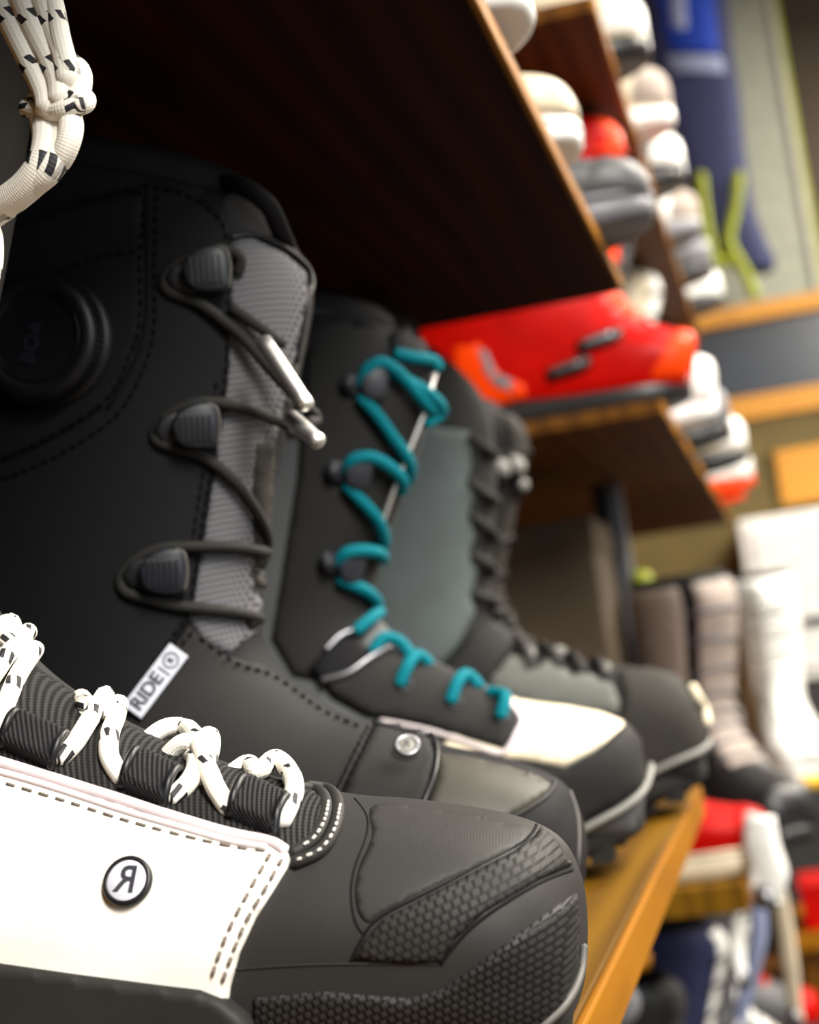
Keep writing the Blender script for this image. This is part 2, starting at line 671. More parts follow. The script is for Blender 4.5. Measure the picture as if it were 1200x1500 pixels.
    def stitch(s, pts, m, r=.0004, dash=.0022, gap=.0016, off=.001, name='stitching', parent=None):
        P = s.path(pts, off)
        D = []
        acc = 0.
        on = []
        # walk the polyline
        fine = []
        for i in range(len(P) - 1):
            L = (P[i + 1] - P[i]).length
            k = max(1, int(L / .0004))
            fine += [P[i].lerp(P[i + 1], j / k) for j in range(k)]
        cur = 0.
        seg = []
        for i in range(1, len(fine)):
            cur += (fine[i] - fine[i - 1]).length
            ph = cur % (dash + gap)
            if ph < dash:
                seg.append(fine[i])
            elif seg:
                if len(seg) > 2:
                    D.append(tube_data([seg[0], seg[len(seg) // 2], seg[-1]], r, 6, 1))
                seg = []
        if not D:
            return
        v, f, u = merge(D)
        o = pyd(name, v, f, m, parent or s.root, uvs=u)
        o['kind'] = 'stuff'
        return o

    def sole(s, thick=.026, m_out=None, m_rim=None, length=.30, wid=.054, lift=.016, lugs=0, rim_h=.005, waist=.85, back=0.):
        """outsole with toe spring plus a thin rim line above it"""
        n = 64

        def outline(grow):
            pts = []
            for k in range(n):
                a = 2 * math.pi * k / n
                c, sn = math.cos(a), math.sin(a)
                u = .5 - .5 * se(c, .72)       # 0 toe .. 1 heel
                x = -u * (length + grow) + grow * .5
                wv = wid * (1 - (1 - waist) * math.sin(math.pi * min(1, max(0, (u - .15) / .85))))
                pts.append((x, (wv + grow) * se(sn, .72), u))
            return pts

        def spring(u):
            return lift * max(0, 1 - u / .28) ** 2 + lift * .4 * max(0, (u - .85) / .15) ** 2

        def loops(spec, nm, m):
            vs, fs = [], []
            for grow, h, sp in spec:
                for x, y, u in outline(grow):
                    vs.append(Vector((s.toe - back + x, s.y + y, s.z + h + spring(u) * sp)))
            L = len(spec)
            for i in range(L - 1):
                for k in range(n):
                    fs.append((i * n + k, i * n + (k + 1) % n, (i + 1) * n + (k + 1) % n, (i + 1) * n + k))
            fs.append(tuple(range(n - 1, -1, -1)))
            fs.append(tuple((L - 1) * n + k for k in range(n)))
            return pyd(nm, vs, fs, m, s.root)
        b = .006 if lugs else 0.
        loops([(-.006, b, 1), (0, b + .002, 1), (.003, thick * .5, .7), (.002, thick - .002, .45), (-.002, thick, .4)], 'outsole', m_out or black_rub)
        if m_rim:
            loops([(.001, thick - .001, .42), (.0045, thick + .0005, .4), (.0045, thick + rim_h - .001, .36), (.001, thick + rim_h, .35)], 'midsole_rim', m_rim)
        if lugs:
            src = None
            for k in range(lugs):
                for sd in (-1, 1):
                    u = (k + .5) / lugs
                    x = -length * (.03 + .94 * u)
                    wv = wid * (1 - (1 - waist) * math.sin(math.pi * min(1, max(0, (u - .15) / .85))))
                    if u < .12:
                        wv *= .72
                    elif u < .2:
                        wv *= .9
                    h = spring(u)
                    if src is None:
                        me = bpy.data.meshes.new('tread_lug')
                        v, f, _ = boxd(-.006, .006, -.008, .008, 0, .010)
                        v[2].y -= .002
                        me.from_pydata([tuple(q) for q in v], [], f)
                        me.materials.append(m_out or black_rub)
                        src = me
                    o = bpy.data.objects.new('tread_lug', src)
                    col.objects.link(o)
                    o.parent = s.root
                    o.location = (x - back + .15, sd * (wv - .010), h)


def std_sta(shift=0., top=.335, lean=0., toe_h=0., W=.050, backx=-.295):
    """general boot: (front point, back point, half width, lower exponent)"""
    L = [((-.001, .045), (-.002, .030), .010, .8), ((-.001, .058), (-.004, .020), .024, .6), ((-.006, .071), (-.012, .017), .035, .5),
         ((-.018, .080), (-.03, .017), .043, .45), ((-.045, .088), (-.07, .017), .050, .42), ((-.075, .099), (-.11, .017), .051, .42),
         ((-.105, .119), (-.16, .017), .049, .42), ((-.126, .142), (-.22, .017), .046, .45), ((-.133, .165), (-.275, .022), .044, .6),
         ((-.130, .190), (backx - .005, .06), .044, .75), ((-.120, .22), (backx - .006, .12), .046, .85), ((-.107, .255), (backx, .19), .049, .9),
         ((-.094, .29), (backx + .005, .27), .051, .9), ((-.094, .31), (backx + .01, top - .02), .052, .9), ((-.105, .325), (backx + .02, top), .052, .9)]
    out = []
    for i, (a, b, ww, e) in enumerate(L):
        sh = shift if i > 6 else shift * i / 7
        out.append(((a[0] + sh, a[1] + (toe_h if i < 7 else 0)), b, ww * W / .050, e))
    return out


def sta_from_px(D, pix, S, Ws, Es, toe):
    """front line traced on the photo, converted at the boot's own centre plane"""
    out = []
    for p, b, ww, e in zip(pix, S, Ws, Es):
        q = at(p[0], p[1], D)
        out.append(((q.x - toe, q.z), b, ww, e))
    return out


WS = [.012, .026, .036, .044, .050, .052, .052, .051, .049, .047, .046, .046, .048, .050, .052, .053, .053]
ES = [.8, .6, .5, .45, .42, .42, .42, .42, .44, .5, .62, .75, .82, .88, .9, .9, .9]


def backline(L, top, bx):
    return [(-.004, .030), (-.006, .020), (-.014, .017), (-.032, .017), (-.065, .017), (-.095, .017), (-.125, .017), (-.16, .017), (-.20, .017),
            (-.245, .018), (-L + .012, .028), (-L, .06), (-L, .11), (-L + .005, .17), (-L + .008, .24), (bx, top - .03), (bx + .004, top)]



# ---------------------------------------------------------------- the room
YE, XE = 1.25, -.085          # far end and front edge of the near shelves


def struct(name, x0, x1, y0, y1, z0, z1, m, label=None, cat=None, bev=0):
    o = bevbox(name, x0, x1, y0, y1, z0, z1, m, bev=bev)
    o['kind'] = 'structure'
    if label:
        o['label'] = label
        o['category'] = cat
    return o


paint_g = mat('greygreen_paint', (.25, .26, .205), .6)
paint_w = mat('offwhite_paint', (.40, .38, .33), .7)
floor_m = mat('dark_floor', (.04, .032, .025), .6)
olive_p = mat('olive_paint', (.11, .075, .010), .6)
brown_p = mat('brown_paint', (.055, .036, .020), .7)
FZ = -1.0
struct('floor', -.7, 3.2, -2.6, 5.3, FZ - .05, FZ, floor_m, 'dark shop floor below the shelving', 'floor')
struct('ceiling', -.7, 3.2, -2.6, 5.3, 2.4, 2.45, paint_w, 'off-white shop ceiling above the shelving', 'ceiling')
struct('wall_left', -.7, -.6, -2.6, 5.3, FZ, 2.4, wood_b, 'brown wooden wall behind the boot shelves', 'wall')
struct('wall_back', -.6, 3.2, 5.2, 5.3, FZ, 2.4, brown_p, 'brown wall at the far end of the shop', 'wall')
struct('wall_right', 3.1, 3.2, -2.6, 5.2, FZ, 2.4, paint_w, 'off-white wall on the far side of the aisle', 'wall')


def shelf(label, x0, x1, y0, y1, ztop, th, m_top, m_edge, edge=.004, legs=()):
    t = thing('wooden_shelf', label, 'shelf', ((x0 + x1) / 2, (y0 + y1) / 2, ztop - th), 'wooden boot shelves')
    bevbox('board', x0, x1 - edge, y0, y1, ztop - th, ztop, m_top, t, bev=.0015)
    bevbox('edge_strip', x1 - edge, x1, y0, y1, ztop - th, ztop, m_edge, t, bev=.0012)
    for yy in legs:
        bevbox('bracket', x0, x0 + .12, yy, yy + .02, ztop - th - .05, ztop - th, wood_b, t, bev=.002)
    return t


shelf('oak shelf board carrying the row of large snowboard boots', -.6, XE, -1.2, YE, 0, .022, wood_s, wood_e, legs=(-.8, 1.1))
shelf('dark shelf board right above the large snowboard boots', -.6, XE, -1.2, YE, .407, .012, wood_u, wood_e)
YB0, YB1 = 1.57, 3.6
shelf('lower shelf board of the far rack, under the pinkish grey boot', -.6, XE, YB0 + .13, YB1, -.15, .030, wood_s, wood_e)
shelf('middle shelf board of the far rack, under the red-orange boot', -.6, XE - .001, YB0, YB1, .350, .014, wood_b, wood_e, edge=.005)
shelf('top shelf board of the far rack, level with the hanging blue bag', -.6, XE + .004, YB0 - .17, YB1 - .4, .703, .015, wood_b, wood_e, edge=.005)
shelf('bottom shelf board of the far rack near the floor', -.6, XE, YB0 + .2, YB1, -.62, .03, wood_b, wood_e)

# ---------------------------------------------------------------- boot 1: white side panel, white laces
toe1, Y1 = -.0705, .455
pix1 = [(846, 1430), (847, 1340), (838, 1280), (805, 1228), (730, 1197), (600, 1176), (505, 1168), (430, 1152), (300, 1114), (150, 1047), (40, 968),
        (-40, 860), (-75, 720), (-65, 560), (-25, 370), (10, 180), (30, 20)]
sta1 = sta_from_px(Y1, pix1, backline(.335, .37, -.31), [a * 1.06 for a in WS], ES, toe1)
b1 = Boot('white and black snowboard boot with white flecked laces, nearest on the shelf', Y1, toe1, sta1, black_rub, 'large snowboard boots in a row')
b1.sole(.024, black_rub, None, length=.325, wid=.053, lift=.012, back=.008)
b1.cord('midsole_rim', [(848, 1385), (843, 1425), (826, 1462), (800, 1490), (740, 1530), (600, 1575)], .0012, rim_d, off=.0016)
b1.patch('tongue', [(-90, 880), (0, 950), (45, 975), (150, 1050), (300, 1116), (440, 1156), (474, 1168), (484, 1195), (462, 1240), (425, 1262), (330, 1240), (200, 1205), (0, 1140), (-90, 1108)], rib_k, h=.0022)
wp = b1.patch('side_panel', [(-90, 1092), (0, 1122), (100, 1154), (200, 1188), (330, 1229), (395, 1243), (424, 1252), (426, 1264), (404, 1300), (375, 1345), (352, 1395), (338, 1445), (334, 1480), (-90, 1475)], white_lea, h=.0030)
wp['label'] = 'white leather side panel'
b1.patch('rand', [(-90, 1392), (0, 1407), (120, 1424), (240, 1439), (300, 1446), (335, 1460), (362, 1482), (392, 1520), (400, 1640), (-90, 1640)], black_rub, h=.0062, edge=.7)
b1.cord('panel_piping', [(-80, 1098), (0, 1122), (100, 1154), (200, 1188), (330, 1229), (395, 1243), (420, 1256)], .0017, white_edge, off=.0028)
b1.cord('panel_piping', [(-80, 1112), (0, 1136), (100, 1168), (200, 1202), (330, 1240), (392, 1252)], .0011, white_edge, off=.0030)
b1.stitch([(-80, 1126), (0, 1150), (100, 1181), (200, 1214), (330, 1248), (395, 1258)], thread_g, r=.00042, dash=.0030, gap=.0022, off=.0034, parent=wp)
b1.stitch([(400, 1262), (372, 1310), (348, 1352), (328, 1396), (312, 1442)], thread_g, r=.0006, dash=.0026, gap=.0016, off=.0034, parent=wp)
b1.stitch([(418, 1268), (392, 1312), (366, 1354), (346, 1398), (328, 1446)], thread_g, r=.0006, dash=.0026, gap=.0016, off=.0033, parent=wp)
# round end of the lace area
for pts, nm in (([(436, 1160), (466, 1164), (478, 1185), (474, 1212), (458, 1238), (430, 1254)], 'throat_rim'), ([(448, 1158), (484, 1164), (496, 1190), (490, 1222), (470, 1252), (432, 1268)], 'throat_rim')):
    rm = b1.cord(nm, pts, .0019, black_rub, off=.0012)
    b1.stitch([(p[0] + 3, p[1] + 3) for p in pts][2:], thread_w, r=.00045, dash=.0017, gap=.0013, off=.0031, parent=rm)
# toe relief
b1.cord('vamp_seam', [(520, 1170), (538, 1195), (537, 1225), (520, 1270), (514, 1310), (520, 1350), (532, 1368)], .0004, groove, off=-.0001)
b1.patch('vamp_insert', [(548, 1180), (640, 1186), (740, 1203), (775, 1216), (765, 1236), (640, 1296), (560, 1338), (540, 1352), (524, 1335), (520, 1300), (528, 1265), (545, 1225)], rub_fine, h=.0003, smooth=True)
b1.patch('toe_band', [(518, 1406), (534, 1378), (560, 1348), (640, 1306), (750, 1250), (782, 1226), (792, 1212), (815, 1232), (836, 1268), (790, 1288), (710, 1336), (668, 1374), (646, 1408), (600, 1412)], rub_scale, h=.0012, step=7)
b1.cord('toe_groove', [(514, 1408), (530, 1376), (556, 1344), (640, 1301), (750, 1244), (778, 1222), (786, 1208)], .0005, groove, off=-.0001)
b1.cord('toe_groove', [(646, 1412), (672, 1378), (712, 1342), (790, 1294), (838, 1274)], .0005, groove, off=.0001)
b1.patch('toe_bumper', [(372, 1462), (470, 1452), (600, 1462), (650, 1448), (700, 1412), (770, 1360), (830, 1316), (843, 1308), (847, 1360), (845, 1425), (822, 1480), (800, 1530), (372, 1600)], rub_cell, h=.0014, step=8)
b1.cord('vamp_crease', [(345, 1420), (430, 1414), (520, 1412), (640, 1412)], .0003, black_rub, off=.0001)
# webbing loops that guide the lace
for i, (a, b) in enumerate((((16, 1078), (88, 1112)), ((190, 1140), (252, 1168)), ((348, 1184), (414, 1212)))):
    dx, dy = b[0] - a[0], b[1] - a[1]
    L = math.hypot(dx, dy)
    nx, ny = -dy / L, dx / L
    q = [(a[0] + nx * -22, a[1] + ny * -22), (b[0] + nx * -22, b[1] + ny * -22), (b[0] + nx * 26, b[1] + ny * 26), (a[0] + nx * 26, a[1] + ny * 26)]
    lp = b1.patch('lace_loop', q, web_k, h=.0075, step=6, edge=.92)
    for e in (a, b):
        b1.cord('loop_rim', [(e[0] + nx * -24, e[1] + ny * -24, -.004), (e[0] + nx * -12, e[1] + ny * -12, .0003), (e[0] + nx * 10, e[1] + ny * 10, .0003), (e[0] + nx * 26, e[1] + ny * 26, -.004)], .0013, rub_plastic, parent=lp, off=.0075)
R = .0029
for pts in (
        [(-8, 1095, .0), (2, 1060, .001), (20, 1005, .002), (42, 960, .003), (47, 930, .003), (30, 918, .001), (0, 926, -.001), (-30, 945)],
        [(-45, 1050), (-15, 1005, .002), (8, 965, .004), (30, 932, .004), (12, 920, .002), (-20, 930)],
        [(86, 1122, .001), (108, 1105, .002), (126, 1075, .003), (142, 1042, .004), (144, 1024, .003), (126, 1018, .0015), (104, 1026, -.009)],
        [(122, 1020, -.009), (144, 1024, .002), (162, 1040, .003), (164, 1066, .003), (157, 1096, .003), (160, 1126, .002), (180, 1150, .001)],
        [(250, 1180, .001), (272, 1168, .002), (284, 1148, .003), (278, 1120, .001), (262, 1104, -.009)],
        [(206, 1076, -.009), (230, 1082, .001), (262, 1092, .004), (280, 1120, .0055), (300, 1154, .005), (318, 1180, .003), (338, 1198, .001)],
        [(240, 1080, -.009), (264, 1084, .003), (290, 1098, .005), (302, 1122, .004), (290, 1156, .0005)],
        [(330, 1130, -.005), (352, 1128, -.001), (378, 1130, .0025), (404, 1142, .004), (425, 1170, .004), (428, 1192, .003), (412, 1218, .001)]):
    b1.cord('lace', pts, R, cord_w, n=14)
# badge
M = b1.frame((195, 1297), (245, 1300), .0028)
bd = pyd('badge', *lathe_data([(0, 0), (35, 0), (36, 2), (36, 9), (34, 11.5), (30, 12), (28.5, 10.5), (0, 10.5)], M)[:2], rub_plastic, b1.root)
pyd('badge_face', *lathe_data([(0, 10.6), (28.6, 10.6), (28.2, 10.9), (0, 10.9)], M)[:2], label_w, bd)
pyd('letter', *text_data('R', M @ Matrix.Translation((0, 0, 11.6)), 54, .7, mirror=True, bold=.6)[:2], ink, bd, smooth=False)
# knotted lace bundle at the collar
K = .41
kn = []
for pts, r in (([(-30, -60), (18, 40), (62, 128), (70, 160)], .0036), ([(10, -60), (45, 30), (84, 110), (90, 150)], .0040), ([(42, -60), (72, 30), (92, 80), (100, 120)], .0036), ([(60, -60), (80, 10), (90, 60), (104, 110)], .0030),
               ([(96, 88), (118, 104), (119, 130), (106, 146)], .0030), ([(40, 158), (62, 165), (92, 160), (122, 152), (126, 146)], .0030), ([(44, 146), (70, 150), (100, 148), (120, 156)], .0026),
               ([(62, 160), (70, 200), (62, 240), (30, 280), (-30, 320)], .0046), ([(100, 160), (104, 192), (90, 230), (60, 262), (20, 296), (-30, 330)], .0036), ([(84, 160), (88, 205), (74, 245), (40, 275), (-20, 320)], .0042), ([(-14, 318), (-4, 345), (-3, 380), (-8, 410)], .0016)):
    n0 = len(pts)
    tube('lace', [at(p[0], p[1], K - .004 * math.sin(i * 1.3 + n0)) for i, p in enumerate(pts)], r, cord_w, b1.root, n=14)

# ---------------------------------------------------------------- boot 2: black with dial
toe2, Y2 = -.0945, .64
pix2 = [(851, 1270), (853, 1235), (843, 1190), (815, 1146), (740, 1114), (640, 1092), (560, 1070), (490, 1046), (420, 1000), (380, 950), (374, 880),
        (382, 800), (398, 690), (428, 560), (452, 430), (436, 370), (400, 318)]
sta2 = sta_from_px(Y2, pix2, backline(.315, .385, -.285), WS, ES, toe2)
b2 = Boot('black snowboard boot with round dial, dark hook laces and grey mesh tongue', Y2, toe2, sta2, black_cloth, 'large snowboard boots in a row')
b2.sole(.024, black_rub, None, length=.307, wid=.051, lift=.012, back=.006)
b2.patch('tongue', [(340, 352), (370, 350), (415, 372), (447, 400), (449, 440), (428, 540), (398, 660), (388, 780), (384, 880), (376, 925), (335, 958), (300, 940), (276, 908), (300, 780), (318, 640), (330, 480)], mesh_g, h=.0014)
b2.cord('tongue_piping', [(338, 350), (372, 346), (418, 368), (452, 402), (446, 450), (430, 530)], .0013, rub_plastic, off=.0014)
b2.cord('tongue_edge', [(452, 420), (440, 490), (418, 590)], .0016, rim_d, off=.001)
b2.patch('far_eyestay', [(372, 650), (400, 640), (396, 720), (390, 800), (386, 880), (368, 860), (368, 800), (366, 720)], olive_k, h=.0030)
q2 = b2.patch('quarter_panel', [(-90, 365), (0, 330), (110, 292), (222, 269), (262, 276), (300, 294), (330, 322), (340, 360), (342, 450), (336, 560), (316, 680), (300, 780), (284, 880), (276, 912), (228, 985), (180, 1050), (60, 1080), (-90, 1040)], black_cloth, h=.0022, step=10)
cf = b2.patch('cuff_panel', [(-90, 372), (0, 338), (110, 300), (214, 278), (216, 380), (216, 470), (200, 530), (160, 600), (60, 660), (-90, 720)], black_cloth, h=.0036, step=10)
b2.stitch([(-80, 378), (0, 346), (110, 308), (208, 285), (208, 380), (208, 470), (192, 526), (154, 592), (60, 650), (-40, 690)], thread_k, off=.0042, r=.0006, dash=.0028, gap=.0018, parent=cf)
b2.stitch([(60, 420), (130, 385), (208, 370)], thread_k, off=.0042, r=.0006, dash=.0028, gap=.0018, parent=cf)
b2.stitch([(226, 280), (262, 287), (296, 304), (322, 330), (332, 365), (333, 450), (327, 560), (308, 680), (292, 780), (277, 880), (268, 908), (220, 980)], thread_k, off=.0028, r=.0006, dash=.0028, gap=.0018, parent=q2)
b2.stitch([(230, 290), (228, 400), (228, 480), (214, 536), (172, 610), (80, 672), (-40, 720)], thread_k, off=.0028, r=.0006, dash=.0028, gap=.0018, parent=q2)
b2.stitch([(316, 560), (298, 680), (282, 780), (266, 880)], thread_k, off=.0028, r=.0006, dash=.0028, gap=.0018, parent=q2)
b2.cord('cuff_seam', [(217, 274), (217, 340), (217, 420), (216, 470), (202, 526), (162, 598)], .0008, groove, parent=cf, off=.0026)
# vamp, strap with rivet, toe
vp = b2.patch('vamp_panel', [(276, 915), (330, 962), (380, 975), (430, 1008), (490, 1050), (548, 1072), (530, 1110), (505, 1160), (480, 1240), (100, 1240), (140, 1100), (182, 1050), (228, 988)], charcoal, h=.0024)
b2.stitch([(290, 935), (340, 975), (400, 1000), (470, 1050), (530, 1076)], thread_k, off=.0032, r=.0006, dash=.0028, gap=.0018, parent=vp)
b2.stitch([(280, 925), (235, 990), (190, 1050)], thread_k, off=.0032, r=.0006, dash=.0028, gap=.0018, parent=vp)
st = b2.patch('toe_strap', [(548, 1062), (590, 1066), (620, 1080), (636, 1105), (638, 1140), (626, 1178), (600, 1240), (470, 1240), (502, 1170), (528, 1115)], charcoal, h=.0046, edge=.6)
b2.stitch([(546, 1080), (526, 1122), (505, 1165)], thread_k, off=.0054, r=.0006, dash=.0028, gap=.0018, parent=st)
b2.stitch([(536, 1080), (516, 1122), (495, 1165)], thread_k, off=.0050, r=.0006, dash=.0028, gap=.0018, parent=st)
b2.cord('strap_edge', [(546, 1062), (592, 1066), (622, 1082), (638, 1110), (637, 1145), (622, 1185)], .0012, rub_plastic, parent=st, off=.0046)
toe_sm = mat('smooth_toe', (.044, .041, .032), .55, tex='grain', strength=.2, spec=.35)
b2.patch('toe_panel', [(644, 1105), (680, 1108), (740, 1122), (790, 1138), (808, 1152), (800, 1165), (740, 1200), (600, 1260), (625, 1190), (642, 1140)], toe_sm, h=.0012)
b2.cord('toe_seam', [(812, 1146), (800, 1168), (740, 1204), (640, 1250)], .0010, black_rub, off=.0004)
b2.cord('toe_seam', [(834, 1160), (846, 1200), (846, 1260), (838, 1320)], .0008, rim_d, off=.0004)
M = b2.frame((596, 1113), (620, 1116), .0095, face=.45)
rv = pyd('rivet', *lathe_data([(0, 0), (19, 0), (19.5, 3), (18, 5), (13.5, 5.2), (12.5, 3.8), (0, 3.8)], M, 28)[:2], metal_d, b2.root)
pyd('rivet_face', *lathe_data([(0, 3.9), (12.6, 3.9), (12.3, 4.2), (0, 4.2)], M, 28)[:2], mat('rivet_enamel', (.24, .23, .20), .5, strength=.1), rv)
pyd('letter', *text_data('R', M @ Matrix.Translation((0, 0, 4.5)), 18, .3, mirror=False, bold=.2)[:2], ink, rv, smooth=False)
# label: white tag with lettering
M = b2.frame((230, 999), (262, 957), .0040)
hw, hh = 55, 16.5
lb = pyd('label_tag', *prism_data([(-hw, -hh), (hw, -hh), (hw, hh), (-hw, hh)], M, -3, 3, .03)[:2], label_w, b2.root, smooth=False)
D = [text_data('RIDE', M @ Matrix.Translation((-19, 0, 3.6)), 28, .4, bold=.9), text_data('|', M @ Matrix.Translation((18, 0, 3.6)), 22, .4, bold=.5), text_data('R', M @ Matrix.Translation((36, 0, 3.6)), 13, .4, bold=.6)]
rg = lathe_data([(9.5, 3.2), (9.5, 4), (12, 4), (12, 3.2)], M @ Matrix.Translation((36, 0, 0)), 24)
v, f, u = merge(D)
pyd('lettering', v, f, ink, lb, smooth=False)
pyd('ring_mark', *rg[:2], ink, lb)
# dial
M = b2.frame((72, 500), (150, 505), .0030)
di = pyd('dial', *lathe_data([(0, -6), (100, -6), (100, 2), (94, 8), (90, 10), (90, 34), (86, 40), (78, 43), (68, 42), (62, 36), (58, 35), (0, 36)], M, 72)[:2], rub_plastic, b2.root)
kd = []
for k in range(72):
    a = 2 * math.pi * k / 72
    kd.append(prism_data([(-1.6, -2), (1.6, -2), (1.6, 2), (-1.6, 2)], M @ Matrix.Rotation(a, 4, 'Z') @ Matrix.Translation((90, 0, 0)), 11, 36, .2))
v, f, u = merge(kd)
k_ = pyd('knurling', v, f, rub_plastic, di, smooth=False)
k_['kind'] = 'stuff'
pyd('dial_ring', *lathe_data([(60, 35), (62, 39), (66, 40), (67, 36)], M, 60)[:2], rub_gloss, di)
Mt = b2.frame((68, 508), (80, 462), .0030)
pyd('lettering', *text_data('BOA', Mt @ Matrix.Translation((0, 0, 37)), 30, .9, bold=.4)[:2], slate_plastic, di, smooth=False)
# hooks
for c in ((298, 404), (281, 627), (236, 838)):
    M = b2.frame(c, (c[0] + 50, c[1] - 3), .0022)
    hk = pyd('lace_hook', *prism_data([(-58, -2), (-48, -20), (-20, -30), (10, -28), (20, 0), (10, 26), (-20, 28), (-46, 18)], M, -4, 10, .3)[:2], rub_plastic, b2.root)
    out = cr([(-30, -6), (-22, -24), (5, -31), (30, -28), (36, 0), (34, 28), (14, 36), (-14, 28), (-30, 10)], 4, True)
    pyd('hook_cap', *prism_data([(p.x, p.y) for p in out], M, 14, 34, .16)[:2], hook_pl, hk)
    pyd('hook_neck', *prism_data([(-22, -16), (2, -20), (8, 0), (4, 20), (-18, 16)], M, 4, 18, .05)[:2], rub_plastic, hk)
    rb = []
    for k in range(6):
        xx = -18 + k * 8
        rb.append(prism_data([(xx - 1.8, -22), (xx + 1.8, -22), (xx + 1.8, 20), (xx - 1.8, 20)], M, 33, 36.5, .25))
    v, f, u = merge(rb)
    pyd('hook_ribs', v, f, rub_plastic, hk, smooth=False)['kind'] = 'stuff'
    pyd('hook_highlight', *tube_data([M @ Vector(p) for p in ((22, 33, 30), (34, 26, 30), (37, 0, 30), (32, -26, 30))], .0007, 8, 4)[:2], rim_d, hk)  # paler tube drawn in for the highlight along the cap's right edge
R = .0025
for pts in (
        [(346, 402, .001), (349, 384, .003), (330, 372, .004), (300, 372, .003), (268, 384, .002), (244, 404, .001), (243, 424, .001), (262, 436, .001), (290, 446, .002), (322, 470, .003), (350, 496, .005), (378, 540, .008), (410, 590, .012), (430, 616, .015)],
        [(338, 452, .001), (356, 468, .004), (376, 486, .007), (390, 503, .010)],
        [(428, 634, .008), (405, 620, .005), (370, 604, .003), (330, 592, .003), (290, 590, .003), (252, 604, .001), (228, 630, .0005), (232, 648, .001), (262, 658, .002), (300, 672, .002), (338, 706, .003), (364, 750, .003), (380, 785, .002), (384, 806, 0.)],
        [(392, 808, 0.), (370, 806, .002), (330, 800, .003), (280, 800, .003), (238, 802, .002), (202, 818, .001), (178, 844, .0005), (184, 866, .001), (214, 876, .002), (250, 886, .002), (300, 892, .003), (350, 900, .002), (386, 910, 0.)]):
    b2.cord('lace', pts, R, cord_k, n=12)
for a, b, ha, hb in (((386, 500), (449, 594), .010, .022), ((426, 612), (466, 647), .014, .022)):
    p0, p1 = at(*a, Y2 - .052 + .003), at(*b, Y2 - .06)
    tube('aglet', [p0, p0.lerp(p1, .5), p1], [.0034, .0034, .0031], metal, b2.root, n=16, sub=3)
# inner boot collar and pull tab


def liner(b, m, h=.014, sc=.93):
    n = b.nf
    i = len(b.A) - 1
    ring = [b.surf(i, 2 * math.pi * j / n) for j in range(n)]
    c = sum(ring, Vector()) / n
    vs, fs = [], []
    prof = [(sc, -.012), (sc + .01, 0), (sc, h * .7), (sc - .06, h), (sc - .13, h * .7), (sc - .16, -.01), (sc - .2, -.045), (.2, -.05)]
    for s_, dz in prof:
        for p in ring:
            vs.append(c + (p - c) * s_ + Vector((.1 * dz, 0, dz)))
    for a in range(len(prof) - 1):
        for j in range(n):
            fs.append((a * n + j, a * n + (j + 1) % n, (a + 1) * n + (j + 1) % n, (a + 1) * n + j))
    fs.append(tuple((len(prof) - 1) * n + j for j in range(n)))
    return pyd('liner', vs, fs, m, b.root)


liner(b1, black_cloth)
liner(b2, black_cloth, .016)
tube('pull_loop', [at(318, 268, Y2 - .02), at(352, 272, Y2 - .03), (at(392, 300, Y2 - .03)), at(412, 342, Y2 - .02), at(420, 360, Y2 - .012)], .0042, black_cloth, b2.root, flat=.5)

# ---------------------------------------------------------------- boot 3: teal laces, cream vamp
toe3, Y3 = -.0895, .86
pix3 = [(938, 1180), (942, 1150), (938, 1100), (920, 1064), (870, 1042), (800, 1031), (750, 1020), (690, 995), (610, 955), (552, 905), (546, 860),
        (556, 800), (585, 730), (612, 650), (634, 565), (612, 510), (590, 490)]
sta3 = sta_from_px(Y3, pix3, backline(.31, .36, -.275), WS, ES, toe3)
b3 = Boot('charcoal snowboard boot with teal laces and cream toe side', Y3, toe3, sta3, grey_cl, 'large snowboard boots in a row')
b3.sole(.028, charcoal, None, length=.305, wid=.052, lift=.012, lugs=14, back=.003)
b3.cord('midsole_rim', [(560, 1310), (700, 1262), (790, 1236), (849, 1211), (905, 1182), (932, 1158), (942, 1132), (943, 1120)], .0020, rim_g, off=.0040)
liner(b3, black_cloth)
b3.patch('quarter_panel', [(452, 430), (520, 448), (560, 470), (600, 500), (634, 560), (612, 650), (585, 730), (560, 790), (548, 860), (552, 905), (520, 960), (480, 1000), (430, 990), (398, 935), (412, 850), (436, 700), (446, 560)], charcoal, h=.003)
b3.patch('cuff_overlay', [(300, 420), (452, 432), (530, 452), (560, 478), (555, 492), (480, 478), (448, 520), (446, 640), (300, 640)], black_cloth, h=.0042)
b3.patch('tongue_top', [(562, 486), (592, 484), (618, 510), (628, 548), (600, 560), (572, 545)], black_cloth, h=.006)
b3.cord('tongue_piping', [(626, 545), (606, 610), (580, 675), (560, 730), (546, 768)], .0014, metal, off=.006)
b3.patch('vamp', [(700, 1004), (760, 1027), (830, 1036), (880, 1045), (912, 1058), (914, 1070), (870, 1100), (826, 1124), (760, 1112), (700, 1110), (640, 1110)], cream, h=.0022, smooth=False)['label'] = 'cream leather vamp panel'
b3.patch('toe_cap', [(916, 1062), (935, 1085), (942, 1130), (938, 1150), (900, 1178), (848, 1205), (700, 1260), (700, 1130), (770, 1116), (828, 1127), (872, 1103)], charcoal, h=.003, edge=.6)
es = b3.patch('eyestay', [(470, 995), (520, 962), (560, 952), (610, 968), (690, 1003), (735, 1030), (757, 1052), (760, 1068), (740, 1100), (700, 1088), (620, 1062), (540, 1048), (490, 1020)], charcoal, h=.0048, edge=.7)
b3.cord('eyestay_piping', [(560, 1058), (630, 1072), (700, 1096), (738, 1106), (758, 1076), (764, 1060), (748, 1040), (720, 1018)], .0014, white_edge, parent=es, off=.003)
